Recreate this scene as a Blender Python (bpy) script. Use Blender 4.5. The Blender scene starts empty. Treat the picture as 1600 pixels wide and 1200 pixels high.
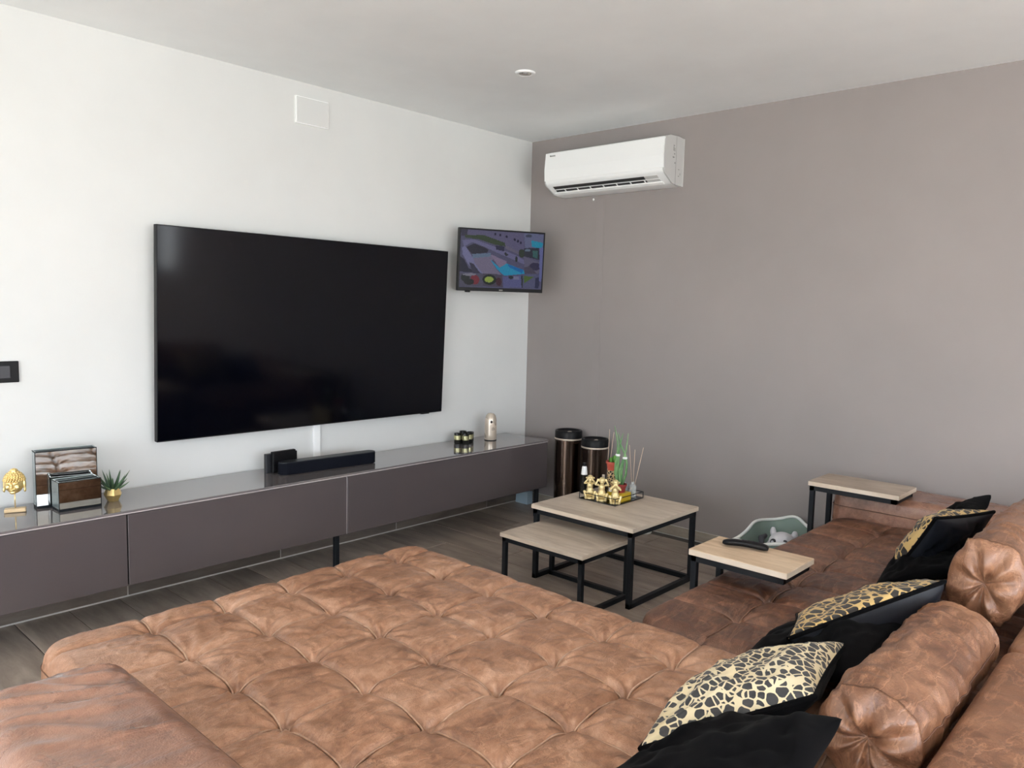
import bpy, bmesh, math, random
import numpy as np
from mathutils import Matrix, Vector

rng = np.random.RandomState(7)
random.seed(7)
SC = bpy.context.scene
COL = SC.collection
PI = math.pi

# ------------------------------------------------------------------ camera, world, exposure
F_PX = 1210.9
RCW = ((0.679, -0.734, 0.024), (0.056, 0.084, 0.995), (-0.732, -0.674, 0.098))   # world -> camera
cam_d = bpy.data.cameras.new('camera')
cam = bpy.data.objects.new('camera', cam_d)
COL.objects.link(cam)
cam_d.sensor_fit = 'HORIZONTAL'
cam_d.sensor_width = 36.0
cam_d.lens = F_PX / 1600.0 * 36.0
cam_d.clip_start = 0.05
m3 = Matrix(RCW).transposed()
m3 = m3.to_quaternion().to_matrix()
cam.matrix_world = Matrix.Translation((-4.0927, -3.6298, 1.3652)) @ m3.to_4x4()
SC.camera = cam

SC.view_settings.view_transform = 'Standard'
SC.view_settings.look = 'None'
SC.view_settings.gamma = 1.0
SC.view_settings.use_curve_mapping = False
SC.view_settings.exposure = 0.06
SC.cycles.max_bounces = 10
SC.cycles.diffuse_bounces = 6
SC.cycles.glossy_bounces = 4
SC.cycles.transmission_bounces = 6
SC.cycles.caustics_reflective = False
SC.cycles.caustics_refractive = False
SC.cycles.sample_clamp_indirect = 8.0
SC.cycles.use_denoising = True

world = bpy.data.worlds.new('daylight')
SC.world = world
world.use_nodes = True
wn = world.node_tree
wn.nodes.clear()
w_out = wn.nodes.new('ShaderNodeOutputWorld')
w_bg = wn.nodes.new('ShaderNodeBackground')
w_tc = wn.nodes.new('ShaderNodeTexCoord')
w_sep = wn.nodes.new('ShaderNodeSeparateXYZ')
w_map = wn.nodes.new('ShaderNodeMapRange')
w_ramp = wn.nodes.new('ShaderNodeValToRGB')
wn.links.new(w_tc.outputs['Generated'], w_sep.inputs[0])
w_map.inputs[1].default_value = -1.0
w_map.inputs[2].default_value = 1.0
wn.links.new(w_sep.outputs[2], w_map.inputs[0])
wn.links.new(w_map.outputs[0], w_ramp.inputs[0])
els = w_ramp.color_ramp.elements
els[0].position = 0.0; els[0].color = (0.76, 0.79, 0.79, 1)       # sunlit terrace and garden below the horizon
els[1].position = 1.0; els[1].color = (0.66, 0.84, 1.10, 1)       # sky overhead
e = els.new(0.47); e.color = (0.76, 0.79, 0.79, 1)
e = els.new(0.53); e.color = (0.98, 1.04, 1.12, 1)
wn.links.new(w_ramp.outputs[0], w_bg.inputs[0])
w_bg.inputs[1].default_value = 9.2
wn.links.new(w_bg.outputs[0], w_out.inputs[0])

WX = -7.4      # glazed wall on the left
BY = -7.0      # wall behind the camera
CH = 2.5

sun_d = bpy.data.lights.new('sun', 'SUN')
sun_d.energy = 225.0; sun_d.angle = math.radians(0.6); sun_d.color = (1.0, 1.0, 1.0)
sun = bpy.data.objects.new('sun', sun_d); COL.objects.link(sun)
sun.rotation_euler = Vector((0.48, 0.42, -0.80)).to_track_quat('-Z', 'Y').to_euler()     # high sun, added so its bounce off the floor brightens the ceiling

def portal(name, loc, size, normal):
    l = bpy.data.lights.new(name, 'AREA')
    l.shape = 'RECTANGLE'; l.size = size[0]; l.size_y = size[1]
    l.cycles.is_portal = True
    o = bpy.data.objects.new(name, l); COL.objects.link(o)
    o.location = loc
    o.rotation_euler = Vector(normal).to_track_quat('-Z', 'Y').to_euler()
    return o
WIN1 = (-5.6, -1.5, 0.05, 2.2)          # y0 y1 z0 z1 on the left wall
WIN2 = (-6.7, -5.85, 1.20, 2.2)         # y0 y1 z0 z1 on the grey wall, behind the camera
WIN3 = (-6.2, -1.6, 0.05, 2.2)           # x0 x1 z0 z1 on the back wall, unseen opening added for frontal light
portal('daylight_portal', (WX - 0.02, (WIN1[0] + WIN1[1]) / 2, (WIN1[2] + WIN1[3]) / 2), (WIN1[1] - WIN1[0], WIN1[3] - WIN1[2]), (1, 0, 0))
portal('daylight_portal.001', (0.02, (WIN2[0] + WIN2[1]) / 2, (WIN2[2] + WIN2[3]) / 2), (WIN2[1] - WIN2[0], WIN2[3] - WIN2[2]), (-1, 0, 0))

portal('daylight_portal.002', ((WIN3[0] + WIN3[1]) / 2, BY - 0.02, (WIN3[2] + WIN3[3]) / 2), (WIN3[1] - WIN3[0], WIN3[3] - WIN3[2]), (0, 1, 0))

# ------------------------------------------------------------------ helpers
def tag(o, label=None, cat=None, group=None, kind=None):
    if label: o['label'] = label
    if cat: o['category'] = cat
    if group: o['group'] = group
    if kind: o['kind'] = kind
    return o

ORG = {}
def thing(name, label, cat, loc=(0, 0, 0), group=None):
    o = bpy.data.objects.new(name, None)
    o.empty_display_size = 0.1
    COL.objects.link(o)
    o.location = loc
    ORG[o.name] = Vector(loc)
    return tag(o, label, cat, group)

class MB:
    """collects geometry in world coordinates, linked as ONE mesh object"""
    def __init__(s): s.v = []; s.f = []; s.uv = None
    def add(s, vs, fs):
        n = len(s.v)
        s.v += [tuple(map(float, v)) for v in vs]
        s.f += [tuple(int(i) + n for i in f) for f in fs]
        return s
    def bm(s, bm, mat=None):
        if mat is not None: bmesh.ops.transform(bm, matrix=mat, verts=bm.verts)
        bm.verts.index_update()
        s.add([v.co for v in bm.verts], [[v.index for v in f.verts] for f in bm.faces])
        bm.free(); return s
    def box(s, x0, x1, y0, y1, z0, z1, bev=0.0, seg=2, mat=None):
        b = bmesh.new()
        bmesh.ops.create_cube(b, size=1.0)
        bmesh.ops.scale(b, vec=(x1 - x0, y1 - y0, z1 - z0), verts=b.verts)
        bmesh.ops.translate(b, vec=((x0 + x1) / 2, (y0 + y1) / 2, (z0 + z1) / 2), verts=b.verts)
        if bev > 0:
            bmesh.ops.bevel(b, geom=list(b.edges), offset=bev, segments=seg, affect='EDGES', profile=0.5)
        return s.bm(b, mat)
    def tube(s, pts, r, n=8, cap=True):
        pts = [Vector(p) for p in pts]
        rs = r if isinstance(r, (list, tuple)) else [r] * len(pts)
        vs = []; fs = []
        prev = None
        for i, p in enumerate(pts):
            d = (pts[min(i + 1, len(pts) - 1)] - pts[max(i - 1, 0)]).normalized()
            if prev is None:
                a = d.orthogonal().normalized()
            else:
                a = (prev - d * prev.dot(d))
                a = a.normalized() if a.length > 1e-6 else d.orthogonal().normalized()
            prev = a; b = d.cross(a)
            for k in range(n):
                t = 2 * PI * k / n
                vs.append(p + (a * math.cos(t) + b * math.sin(t)) * rs[i])
        for i in range(len(pts) - 1):
            for k in range(n):
                k2 = (k + 1) % n
                fs.append((i * n + k, i * n + k2, (i + 1) * n + k2, (i + 1) * n + k))
        if cap:
            fs.append(tuple(range(n))[::-1]); fs.append(tuple((len(pts) - 1) * n + k for k in range(n)))
        return s.add(vs, fs)
    def lathe(s, prof, c, n=32, axis='z', mat=None):
        vs = []; fs = []
        for r, z in prof:
            for k in range(n):
                t = 2 * PI * k / n
                p = Vector((r * math.cos(t), r * math.sin(t), z))
                if mat is not None: p = mat @ p
                vs.append(p + Vector(c))
        m = len(prof)
        for i in range(m - 1):
            for k in range(n):
                k2 = (k + 1) % n
                fs.append((i * n + k, i * n + k2, (i + 1) * n + k2, (i + 1) * n + k))
        if prof[0][0] > 1e-6: fs.append(tuple(range(n))[::-1])
        if prof[-1][0] > 1e-6: fs.append(tuple((m - 1) * n + k for k in range(n)))
        return s.add(vs, fs)
    def ell(s, c, r, rot=None, n=14, m=9):
        vs = []; fs = []
        R = rot if rot is not None else Matrix.Identity(3)
        for i in range(m + 1):
            a = PI * i / m
            for k in range(n):
                t = 2 * PI * k / n
                p = Vector((r[0] * math.sin(a) * math.cos(t), r[1] * math.sin(a) * math.sin(t), r[2] * math.cos(a)))
                vs.append(R @ p + Vector(c))
        for i in range(m):
            for k in range(n):
                k2 = (k + 1) % n
                fs.append((i * n + k, (i + 1) * n + k, (i + 1) * n + k2, i * n + k2))
        return s.add(vs, fs)
    def prism(s, poly, a0, a1, axis):
        """poly in the other two axes, extruded along axis"""
        n = len(poly); vs = []
        for a in (a0, a1):
            for p, q in poly:
                vs.append({'x': (a, p, q), 'y': (p, a, q), 'z': (p, q, a)}[axis])
        fs = [tuple(range(n))[::-1], tuple(range(n, 2 * n))]
        for i in range(n):
            j = (i + 1) % n
            fs.append((i, j, n + j, n + i))
        return s.add(vs, fs)
    def build(s, name, mat, parent=None, smooth=False, loc=None, label=None, remesh=0, angle=None, uvs=None, weld=True):
        me = bpy.data.meshes.new(name)
        org = Vector((0, 0, 0))
        if parent is not None: org = ORG[parent.name]
        elif loc is not None: org = Vector(loc)
        me.from_pydata([(v[0] - org.x, v[1] - org.y, v[2] - org.z) for v in s.v], [], s.f)
        me.validate()
        if uvs is not None:
            ul = me.uv_layers.new(name='print')
            li = np.empty(len(me.loops), dtype=np.int32); me.loops.foreach_get('vertex_index', li)
            ul.data.foreach_set('uv', np.asarray(uvs, dtype=np.float32)[li].ravel())
        b = bmesh.new(); b.from_mesh(me)
        if weld: bmesh.ops.remove_doubles(b, verts=b.verts, dist=1e-6)
        bmesh.ops.recalc_face_normals(b, faces=b.faces)
        b.to_mesh(me); b.free()
        if smooth:
            me.polygons.foreach_set('use_smooth', [True] * len(me.polygons))
            if angle is not None:
                try: me.set_sharp_from_angle(angle=math.radians(angle))
                except Exception: pass
        me.materials.append(mat)
        o = bpy.data.objects.new(name, me)
        COL.objects.link(o)
        if parent is not None:
            o.parent = parent; ORG[o.name] = org
        else:
            o.location = org; ORG[o.name] = org
        if remesh:
            md = o.modifiers.new('remesh', 'REMESH'); md.mode = 'VOXEL'; md.voxel_size = remesh; md.use_smooth_shade = True
        if label: o['label'] = label
        return o

def struct(name, mb, mat, **k):
    o = mb.build(name, mat, **k); o['kind'] = 'structure'; return o

# numpy value noise
_lat = rng.rand(256, 256)
def vnoise(x, y):
    xi = np.floor(x).astype(int); yi = np.floor(y).astype(int)
    fx = x - xi; fy = y - yi
    fx = fx * fx * (3 - 2 * fx); fy = fy * fy * (3 - 2 * fy)
    a = _lat[xi % 256, yi % 256]; b = _lat[(xi + 1) % 256, yi % 256]
    c = _lat[xi % 256, (yi + 1) % 256]; d = _lat[(xi + 1) % 256, (yi + 1) % 256]
    return (a * (1 - fx) + b * fx) * (1 - fy) + (c * (1 - fx) + d * fx) * fy - 0.5
def fbm(x, y, o=3):
    t = 0; amp = 1
    for i in range(o):
        t = t + amp * vnoise(x * 2 ** i + 17.3 * i, y * 2 ** i + 5.1 * i); amp *= 0.5
    return t

# ------------------------------------------------------------------ materials
def srgb(r, g, b):
    f = lambda c: (c / 255.0) / 12.92 if c / 255.0 <= 0.04045 else ((c / 255.0 + 0.055) / 1.055) ** 2.4
    return (f(r), f(g), f(b), 1)

def mat(name, col, rough=0.5, metal=0.0, spec=0.5, **k):
    m = bpy.data.materials.new(name); m.use_nodes = True
    b = m.node_tree.nodes['Principled BSDF']
    b.inputs['Base Color'].default_value = (*col[:3], 1)
    b.inputs['Roughness'].default_value = rough
    b.inputs['Metallic'].default_value = metal
    b.inputs['Specular IOR Level'].default_value = spec
    for kk, v in k.items():
        b.inputs[kk.replace('_', ' ')].default_value = v
    # faint procedural variation of the gloss
    nt = m.node_tree
    n = nt.nodes.new('ShaderNodeTexNoise'); n.inputs['Scale'].default_value = 9.0
    tc = nt.nodes.new('ShaderNodeTexCoord'); nt.links.new(tc.outputs['Object'], n.inputs['Vector'])
    mr = nt.nodes.new('ShaderNodeMapRange'); mr.inputs[3].default_value = max(0.0, rough * 0.9); mr.inputs[4].default_value = min(1.0, rough * 1.1)
    nt.links.new(n.outputs['Fac'], mr.inputs[0]); nt.links.new(mr.outputs[0], b.inputs['Roughness'])
    return m

class NT:
    def __init__(s, m): s.nt = m.node_tree; s.b = s.nt.nodes['Principled BSDF']
    def n(s, t, **k):
        o = s.nt.nodes.new('ShaderNode' + t)
        for a, v in k.items(): setattr(o, a, v)
        return o
    def l(s, a, b): s.nt.links.new(a, b)
    def coord(s, scale=(1, 1, 1), which='Object', rot=(0, 0, 0)):
        tc = s.n('TexCoord'); mp = s.n('Mapping')
        mp.inputs['Scale'].default_value = scale; mp.inputs['Rotation'].default_value = rot
        s.l(tc.outputs[which], mp.inputs['Vector']); return mp.outputs[0]
    def noise(s, vec, scale, detail=4, rough=0.55, dist=0.0):
        o = s.n('TexNoise'); o.inputs['Scale'].default_value = scale; o.inputs['Detail'].default_value = detail
        o.inputs['Roughness'].default_value = rough; o.inputs['Distortion'].default_value = dist
        s.l(vec, o.inputs['Vector']); return o.outputs['Fac']
    def ramp(s, fac, stops):
        o = s.n('ValToRGB'); e = o.color_ramp.elements
        while len(e) > 1: e.remove(e[-1])
        e[0].position = stops[0][0]; e[0].color = (*stops[0][1][:3], 1)
        for p, c in stops[1:]:
            q = e.new(p); q.color = (*c[:3], 1)
        s.l(fac, o.inputs[0]); return o.outputs[0]
    def mix(s, fac, a, b, mode='MIX'):
        o = s.n('Mix', data_type='RGBA', blend_type=mode)
        for sock, v in ((o.inputs[0], fac), (o.inputs[6], a), (o.inputs[7], b)):
            if isinstance(v, (int, float)): sock.default_value = v
            elif isinstance(v, tuple): sock.default_value = (*v[:3], 1)
            else: s.l(v, sock)
        return o.outputs[2]
    def math(s, op, a, b=None):
        o = s.n('Math', operation=op)
        for i, v in enumerate((a, b)):
            if v is None: continue
            if isinstance(v, (int, float)): o.inputs[i].default_value = v
            else: s.l(v, o.inputs[i])
        return o.outputs[0]
    def bump(s, h, strength=0.3, dist=0.01):
        o = s.n('Bump'); o.inputs['Strength'].default_value = strength; o.inputs['Distance'].default_value = dist
        s.l(h, o.inputs['Height']); s.l(o.outputs[0], s.b.inputs['Normal']); return o

def leather(name, dark, mid, light, rough=0.42, veins=0.5, spec=0.5, vscale=7.0, vrot=(0, 0, 0), coat=0.12):
    m = mat(name, mid, rough, spec=spec, Coat_Weight=coat, Coat_Roughness=0.22); t = NT(m)
    c = t.coord()
    n1 = t.noise(c, 3.6, 6, 0.6, 0.3)
    n2 = t.noise(c, 22.0, 5, 0.65, 0.4)
    n3 = t.noise(c, 60.0, 4, 0.7)
    f = t.math('ADD', t.math('MULTIPLY', n1, 0.45), t.math('ADD', t.math('MULTIPLY', n2, 0.4), t.math('MULTIPLY', n3, 0.15)))
    base = t.ramp(f, [(0.38, dark), (0.5, mid), (0.63, light)])
    # pale stretch lines of worn leather
    cv = t.coord((vscale * 0.5, vscale * 1.6, vscale), rot=vrot)
    v = t.noise(cv, 1.0, 6, 0.62, 0.7)
    ridge = t.math('SUBTRACT', 1.0, t.math('MULTIPLY', t.math('ABSOLUTE', t.math('SUBTRACT', v, 0.5)), 30.0))
    ridge = t.math('MAXIMUM', ridge, 0.0)
    msk = t.math('MULTIPLY', ridge, t.math('MULTIPLY', n2, veins))
    col = t.mix(msk, base, tuple(min(1, q * 1.5) for q in light[:3]))
    t.l(col, t.b.inputs['Base Color'])
    vo = t.n('TexVoronoi'); vo.inputs['Scale'].default_value = 260.0; t.l(c, vo.inputs['Vector'])
    h = t.math('ADD', t.math('MULTIPLY', vo.outputs['Distance'], 0.12), t.math('ADD', t.math('MULTIPLY', n2, 0.45), t.math('SUBTRACT', t.math('MULTIPLY', n3, 0.35), t.math('MULTIPLY', ridge, 0.18))))
    t.bump(h, 0.5, 0.007)
    return m

def wood(name, dark, mid, light, rough=0.55, grain=(1.2, 14, 14), bump=0.15, rnd=0.0):
    m = mat(name, mid, rough); t = NT(m)
    c = t.coord(grain)
    if rnd:
        oi = t.n('ObjectInfo'); ad = t.n('VectorMath', operation='ADD')
        cm = t.n('CombineXYZ'); q = t.math('MULTIPLY', oi.outputs['Random'], 40.0)
        for i in range(3): t.l(q, cm.inputs[i])
        t.l(c, ad.inputs[0]); t.l(cm.outputs[0], ad.inputs[1]); c = ad.outputs[0]
    n1 = t.noise(c, 1.0, 6, 0.62, 0.8)
    n2 = t.noise(c, 4.0, 4, 0.7, 0.3)
    f = t.math('ADD', t.math('MULTIPLY', n1, 0.7), t.math('MULTIPLY', n2, 0.3))
    base = t.ramp(f, [(0.33, dark), (0.5, mid), (0.68, light)])
    if rnd:
        k = t.math('ADD', t.math('MULTIPLY', oi.outputs['Random'], rnd), 1.0 - rnd / 2)
        cc = t.n('CombineXYZ')
        for i in range(3): t.l(k, cc.inputs[i])
        base = t.mix(1.0, base, cc.outputs[0], 'MULTIPLY')
    t.l(base, t.b.inputs['Base Color'])
    t.bump(f, bump, 0.004)
    return m

def paint(name, col, rough=0.85, bump=0.08, mottling=0.03):
    m = mat(name, col, rough, spec=0.25); t = NT(m)
    c = t.coord()
    n = t.noise(c, 1.3, 4, 0.6)
    lo = tuple(q * (1 - mottling) for q in col[:3]); hi = tuple(min(1, q * (1 + mottling)) for q in col[:3])
    t.l(t.ramp(n, [(0.35, lo), (0.65, hi)]), t.b.inputs['Base Color'])
    t.bump(t.noise(c, 130.0, 3, 0.6), bump, 0.003)
    return m

M = {}
M['white_wall'] = paint('white_wall_paint', (0.675, 0.685, 0.675))
M['grey_wall'] = paint('taupe_wall_paint', (0.272, 0.247, 0.244), mottling=0.035)
M['ceiling'] = paint('ceiling_paint', (0.89, 0.915, 0.92), bump=0.15)
M['grout'] = paint('grout', (0.10, 0.095, 0.09))
M['grout_light'] = paint('light_grout', (0.55, 0.54, 0.51))
M['floor'] = wood('wood_look_tile', (0.17, 0.138, 0.112), (0.29, 0.24, 0.20), (0.43, 0.37, 0.315), 0.34, (9, 1.6, 9), 0.12, rnd=0.35)
M['base'] = wood('baseboard_tile', (0.10, 0.082, 0.07), (0.15, 0.125, 0.105), (0.21, 0.18, 0.155), 0.45, (2, 9, 9), 0.1, rnd=0.3)
M['base_light'] = wood('pale_baseboard_tile', (0.22, 0.19, 0.155), (0.34, 0.30, 0.25), (0.46, 0.41, 0.35), 0.45, (9, 2, 9), 0.1, rnd=0.2)
M['leather'] = leather('tan_leather', (0.155, 0.068, 0.034), (0.295, 0.150, 0.085), (0.47, 0.285, 0.190), 0.36, 0.3)
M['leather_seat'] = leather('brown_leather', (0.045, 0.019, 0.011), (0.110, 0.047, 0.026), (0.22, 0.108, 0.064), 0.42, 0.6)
M['leather_arm'] = leather('cognac_leather', (0.14, 0.062, 0.037), (0.225, 0.110, 0.070), (0.31, 0.165, 0.11), 0.28, 0.3, vrot=(0, 0, 0), coat=0.5)
M['leather_back'] = leather('creased_leather', (0.105, 0.044, 0.023), (0.19, 0.088, 0.047), (0.29, 0.15, 0.086), 0.34, 0.8, vscale=11, vrot=(0, 0, 1.2))
M['thread'] = mat('seam_thread', (0.11, 0.05, 0.028), 0.6)
M['velvet'] = mat('black_velvet', (0.0025, 0.0025, 0.003), 0.95, spec=0.05, Sheen_Weight=0.02, Sheen_Roughness=0.4)
M['satin'] = mat('black_satin', (0.007, 0.009, 0.014), 0.5, spec=0.35)
M['black_metal'] = mat('black_powder_coat', (0.006, 0.008, 0.011), 0.5, spec=0.3)
M['gloss_door'] = mat('taupe_gloss_lacquer', (0.082, 0.070, 0.072), 0.05, spec=0.75)
M['gloss_top'] = mat('taupe_glass_top', (0.15, 0.135, 0.137), 0.06, spec=0.95, Coat_Weight=0.5, Coat_Roughness=0.04)
M['gloss_edge'] = mat('light_panel_edge', (0.42, 0.38, 0.38), 0.3)
M['carcass'] = mat('taupe_carcass', (0.08, 0.07, 0.07), 0.4)
M['black_plastic'] = mat('black_plastic', (0.004, 0.004, 0.005), 0.42, spec=0.2)
M['black_cloth'] = mat('speaker_cloth', (0.003, 0.004, 0.008), 0.8, spec=0.12)
M['speaker_top'] = mat('speaker_top_plastic', (0.016, 0.018, 0.022), 0.4, spec=0.4)
M['tv_glass'] = mat('dark_television_glass', (0.0009, 0.0012, 0.003), 0.10, spec=0.35)
M['white_plastic'] = mat('white_plastic', (0.93, 0.94, 0.93), 0.35)
M['ac_side'] = mat('grey_white_plastic', (0.55, 0.55, 0.54), 0.4)
M['dark_grille'] = mat('dark_grille', (0.02, 0.02, 0.02), 0.6)
M['grey_mark'] = mat('grey_print', (0.22, 0.22, 0.21), 0.6)
M['top_wood'] = wood('greywashed_wood', (0.34, 0.27, 0.205), (0.52, 0.435, 0.35), (0.68, 0.60, 0.50), 0.5, (9, 1.5, 9), 0.12)
M['far_wood'] = wood('dark_washed_wood', (0.26, 0.20, 0.15), (0.40, 0.325, 0.255), (0.54, 0.455, 0.37), 0.5, (9, 1.6, 9), 0.12)
M['c_wood'] = wood('mango_wood', (0.36, 0.24, 0.145), (0.58, 0.43, 0.29), (0.76, 0.61, 0.44), 0.5, (9, 1.7, 9), 0.12)
M['edge_wood'] = wood('pale_wood_edge', (0.45, 0.36, 0.28), (0.64, 0.54, 0.43), (0.76, 0.67, 0.56), 0.5, (1.5, 2, 9), 0.1)
M['gold'] = mat('brushed_gold', (0.80, 0.60, 0.26), 0.33, metal=0.85)
M['gold_pale'] = mat('pale_gold_resin', (0.75, 0.61, 0.31), 0.36, metal=0.45)
M['pale_wood'] = wood('pale_base_wood', (0.45, 0.33, 0.18), (0.58, 0.44, 0.26), (0.68, 0.54, 0.35), 0.5)
M['mirror'] = mat('mirror_glass', (0.42, 0.42, 0.40), 0.03, metal=1.0)
M['mirror_edge'] = mat('mirror_bevel_and_shade', (0.006, 0.008, 0.010), 0.5, spec=0.12)
M['side_glass'] = mat('frosted_mirror_side', (0.30, 0.36, 0.37), 0.25, metal=0.6)
M['bronze'] = mat('bronze_steel', (0.16, 0.115, 0.09), 0.16, metal=1.0)
M['champagne'] = mat('champagne_plastic', (0.60, 0.52, 0.43), 0.28, metal=0.35)
M['black_glass'] = mat('black_glass', (0.012, 0.012, 0.010), 0.08)
M['candle_gold'] = mat('candle_gold_pattern', (0.42, 0.40, 0.22), 0.25, metal=0.6)
M['terracotta'] = mat('terracotta_red', (0.42, 0.072, 0.045), 0.5)
M['dark_red'] = mat('dark_red_pot', (0.22, 0.022, 0.02), 0.45)
M['yellow'] = mat('yellow_lacquer', (0.55, 0.38, 0.02), 0.35)
M['soil'] = mat('potting_soil', (0.03, 0.02, 0.013), 0.95)
M['reed'] = mat('rattan_reed', (0.55, 0.42, 0.32), 0.8)
M['white_label'] = mat('white_label', (0.85, 0.85, 0.84), 0.5)
M['sage'] = mat('sage_felt', (0.20, 0.27, 0.245), 0.9)
M['white_trim'] = mat('white_fabric_trim', (0.82, 0.84, 0.82), 0.85)
M['bag_white'] = mat('white_plush', (0.62, 0.62, 0.66), 0.85)
M['charcoal'] = mat('charcoal_plush', (0.05, 0.05, 0.06), 0.85)
M['brown_plush'] = mat('brown_plush', (0.12, 0.07, 0.05), 0.85)
M['lilac'] = mat('lilac_plastic', (0.36, 0.22, 0.55), 0.5)
M['lime'] = mat('green_plastic', (0.22, 0.55, 0.20), 0.5)
M['pale_blue'] = mat('pale_blue_card', (0.42, 0.56, 0.66), 0.5)
M['clear'] = mat('clear_glass', (0.75, 0.80, 0.79), 0.08, Alpha=0.30)
M['lamp_off'] = mat('halogen_reflector', (0.55, 0.52, 0.46), 0.25, metal=0.7)

def leaf_mat(name, a, b, sc=30):
    m = mat(name, a, 0.45); t = NT(m)
    t.l(t.ramp(t.noise(t.coord((1, 1, 0.3)), sc, 4), [(0.4, a), (0.6, b)]), t.b.inputs['Base Color'])
    return m
M['leaf_dark'] = leaf_mat('dark_green_leaf', (0.022, 0.055, 0.026), (0.07, 0.13, 0.06))
M['leaf_band'] = leaf_mat('banded_green_leaf', (0.06, 0.17, 0.055), (0.18, 0.33, 0.14), 60)
M['leaf_cactus'] = leaf_mat('cactus_green', (0.06, 0.20, 0.02), (0.13, 0.32, 0.05), 60)
M['leaf_tan'] = leaf_mat('brown_leaf_stem', (0.10, 0.075, 0.045), (0.18, 0.14, 0.09), 60)

def animal_print(name, cream, tint, spot, scale, thr=0.16, which='print', ring=False):
    m = mat(name, cream, 0.62, spec=0.3, Sheen_Weight=0.1); t = NT(m)
    if which == 'print':
        u = t.n('UVMap', uv_map='print'); v = u.outputs[0]
    else:
        v = t.coord()
    nz = t.n('TexNoise'); nz.inputs['Scale'].default_value = scale * 0.6; t.l(v, nz.inputs['Vector'])
    off = t.n('VectorMath', operation='SCALE'); off.inputs['Scale'].default_value = 0.35 / scale
    t.l(nz.outputs['Color'], off.inputs[0])
    ad = t.n('VectorMath', operation='ADD'); t.l(v, ad.inputs[0]); t.l(off.outputs[0], ad.inputs[1])
    vo = t.n('TexVoronoi', feature='DISTANCE_TO_EDGE'); vo.voronoi_dimensions = '3D'
    vo.inputs['Scale'].default_value = scale; t.l(ad.outputs[0], vo.inputs['Vector'])
    thn = t.math('ADD', t.math('MULTIPLY', t.noise(v, scale * 0.5, 2), 0.10), thr - 0.05)
    edge = t.math('GREATER_THAN', vo.outputs['Distance'], t.math('MULTIPLY', thn, 0.75))
    v1 = t.n('TexVoronoi', feature='F1'); v1.inputs['Scale'].default_value = scale; t.l(ad.outputs[0], v1.inputs['Vector'])
    msk = t.math('MULTIPLY', edge, t.math('LESS_THAN', v1.outputs['Distance'], t.math('ADD', 0.50, t.math('MULTIPLY', t.noise(v, scale * 0.4, 2), 0.26))))
    ground = t.mix(t.math('MULTIPLY', t.noise(v, 7.0, 3), 1.0), cream, tint)
    t.l(t.mix(msk, ground, spot), t.b.inputs['Base Color'])
    return m
M['leopard'] = animal_print('cream_leopard_print', (0.72, 0.66, 0.50), (0.60, 0.46, 0.22), (0.035, 0.035, 0.037), 46, 0.105, which='obj')
M['leopard_gold'] = animal_print('golden_leopard_print', (0.60, 0.45, 0.21), (0.50, 0.31, 0.09), (0.02, 0.018, 0.016), 34, 0.10, which='obj')
M['leopard_small'] = animal_print('leopard_ceramic', (0.62, 0.48, 0.26), (0.5, 0.33, 0.16), (0.015, 0.012, 0.01), 75, 0.14, which='obj')

# ------------------------------------------------------------------ room shell
TH = 0.2
struct('wall_front', MB().box(WX - TH, TH, 0, TH, -0.1, CH + 0.1), M['white_wall'])
# grey wall with a small high window behind the camera
g = MB()
g.box(0, TH, WIN2[1], 0, -0.1, CH + 0.1)
g.box(0, TH, BY, WIN2[0], -0.1, CH + 0.1)
g.box(0, TH, WIN2[0], WIN2[1], -0.1, WIN2[2]); g.box(0, TH, WIN2[0], WIN2[1], WIN2[3], CH + 0.1)
struct('wall_right', g, M['grey_wall'])
g = MB()
g.box(WX - TH, WX, WIN1[1], 0, -0.1, CH + 0.1); g.box(WX - TH, WX, BY, WIN1[0], -0.1, CH + 0.1)
g.box(WX - TH, WX, WIN1[0], WIN1[1], -0.1, WIN1[2]); g.box(WX - TH, WX, WIN1[0], WIN1[1], WIN1[3], CH + 0.1)
struct('wall_left', g, M['white_wall'])
g = MB()
g.box(WX - TH, WIN3[0], BY - TH, BY, -0.1, CH + 0.1); g.box(WIN3[1], TH, BY - TH, BY, -0.1, CH + 0.1)
g.box(WIN3[0], WIN3[1], BY - TH, BY, -0.1, WIN3[2]); g.box(WIN3[0], WIN3[1], BY - TH, BY, WIN3[3], CH + 0.1)
struct('wall_back', g, M['white_wall'])
struct('ceiling', MB().box(WX - TH, TH, BY - TH, TH, CH, CH + 0.15), M['ceiling'])
fl = struct('floor', MB().box(WX - TH, TH, BY - TH, TH, -0.12, -0.003), M['grout'])

def window_frame(name, fixed, axis, a0, a1, z0, z1, n):
    w = MB(); t = 0.05
    def bx(p, q, r, s_):
        if axis == 'x': w.box(fixed - 0.05, fixed + 0.02, p, q, r, s_, 0.004, 1)
        else: w.box(p, q, fixed - 0.02, fixed + 0.05, r, s_, 0.004, 1)
    bx(a0, a1, z0, z0 + t); bx(a0, a1, z1 - t, z1)
    bx(a0, a0 + t, z0, z1); bx(a1 - t, a1, z0, z1)
    for i in range(1, n):
        c = a0 + (a1 - a0) * i / n
        bx(c - 0.035, c + 0.035, z0, z1)
    return struct(name, w, M['black_plastic'])
window_frame('window_1', WX - 0.08, 'x', *WIN1, 3)
window_frame('window_2', 0.13, 'x', *WIN2, 1)
window_frame('added_window_3', BY - 0.12, 'y', *WIN3, 3)  # unseen window, added to light the room from behind the camera

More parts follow.
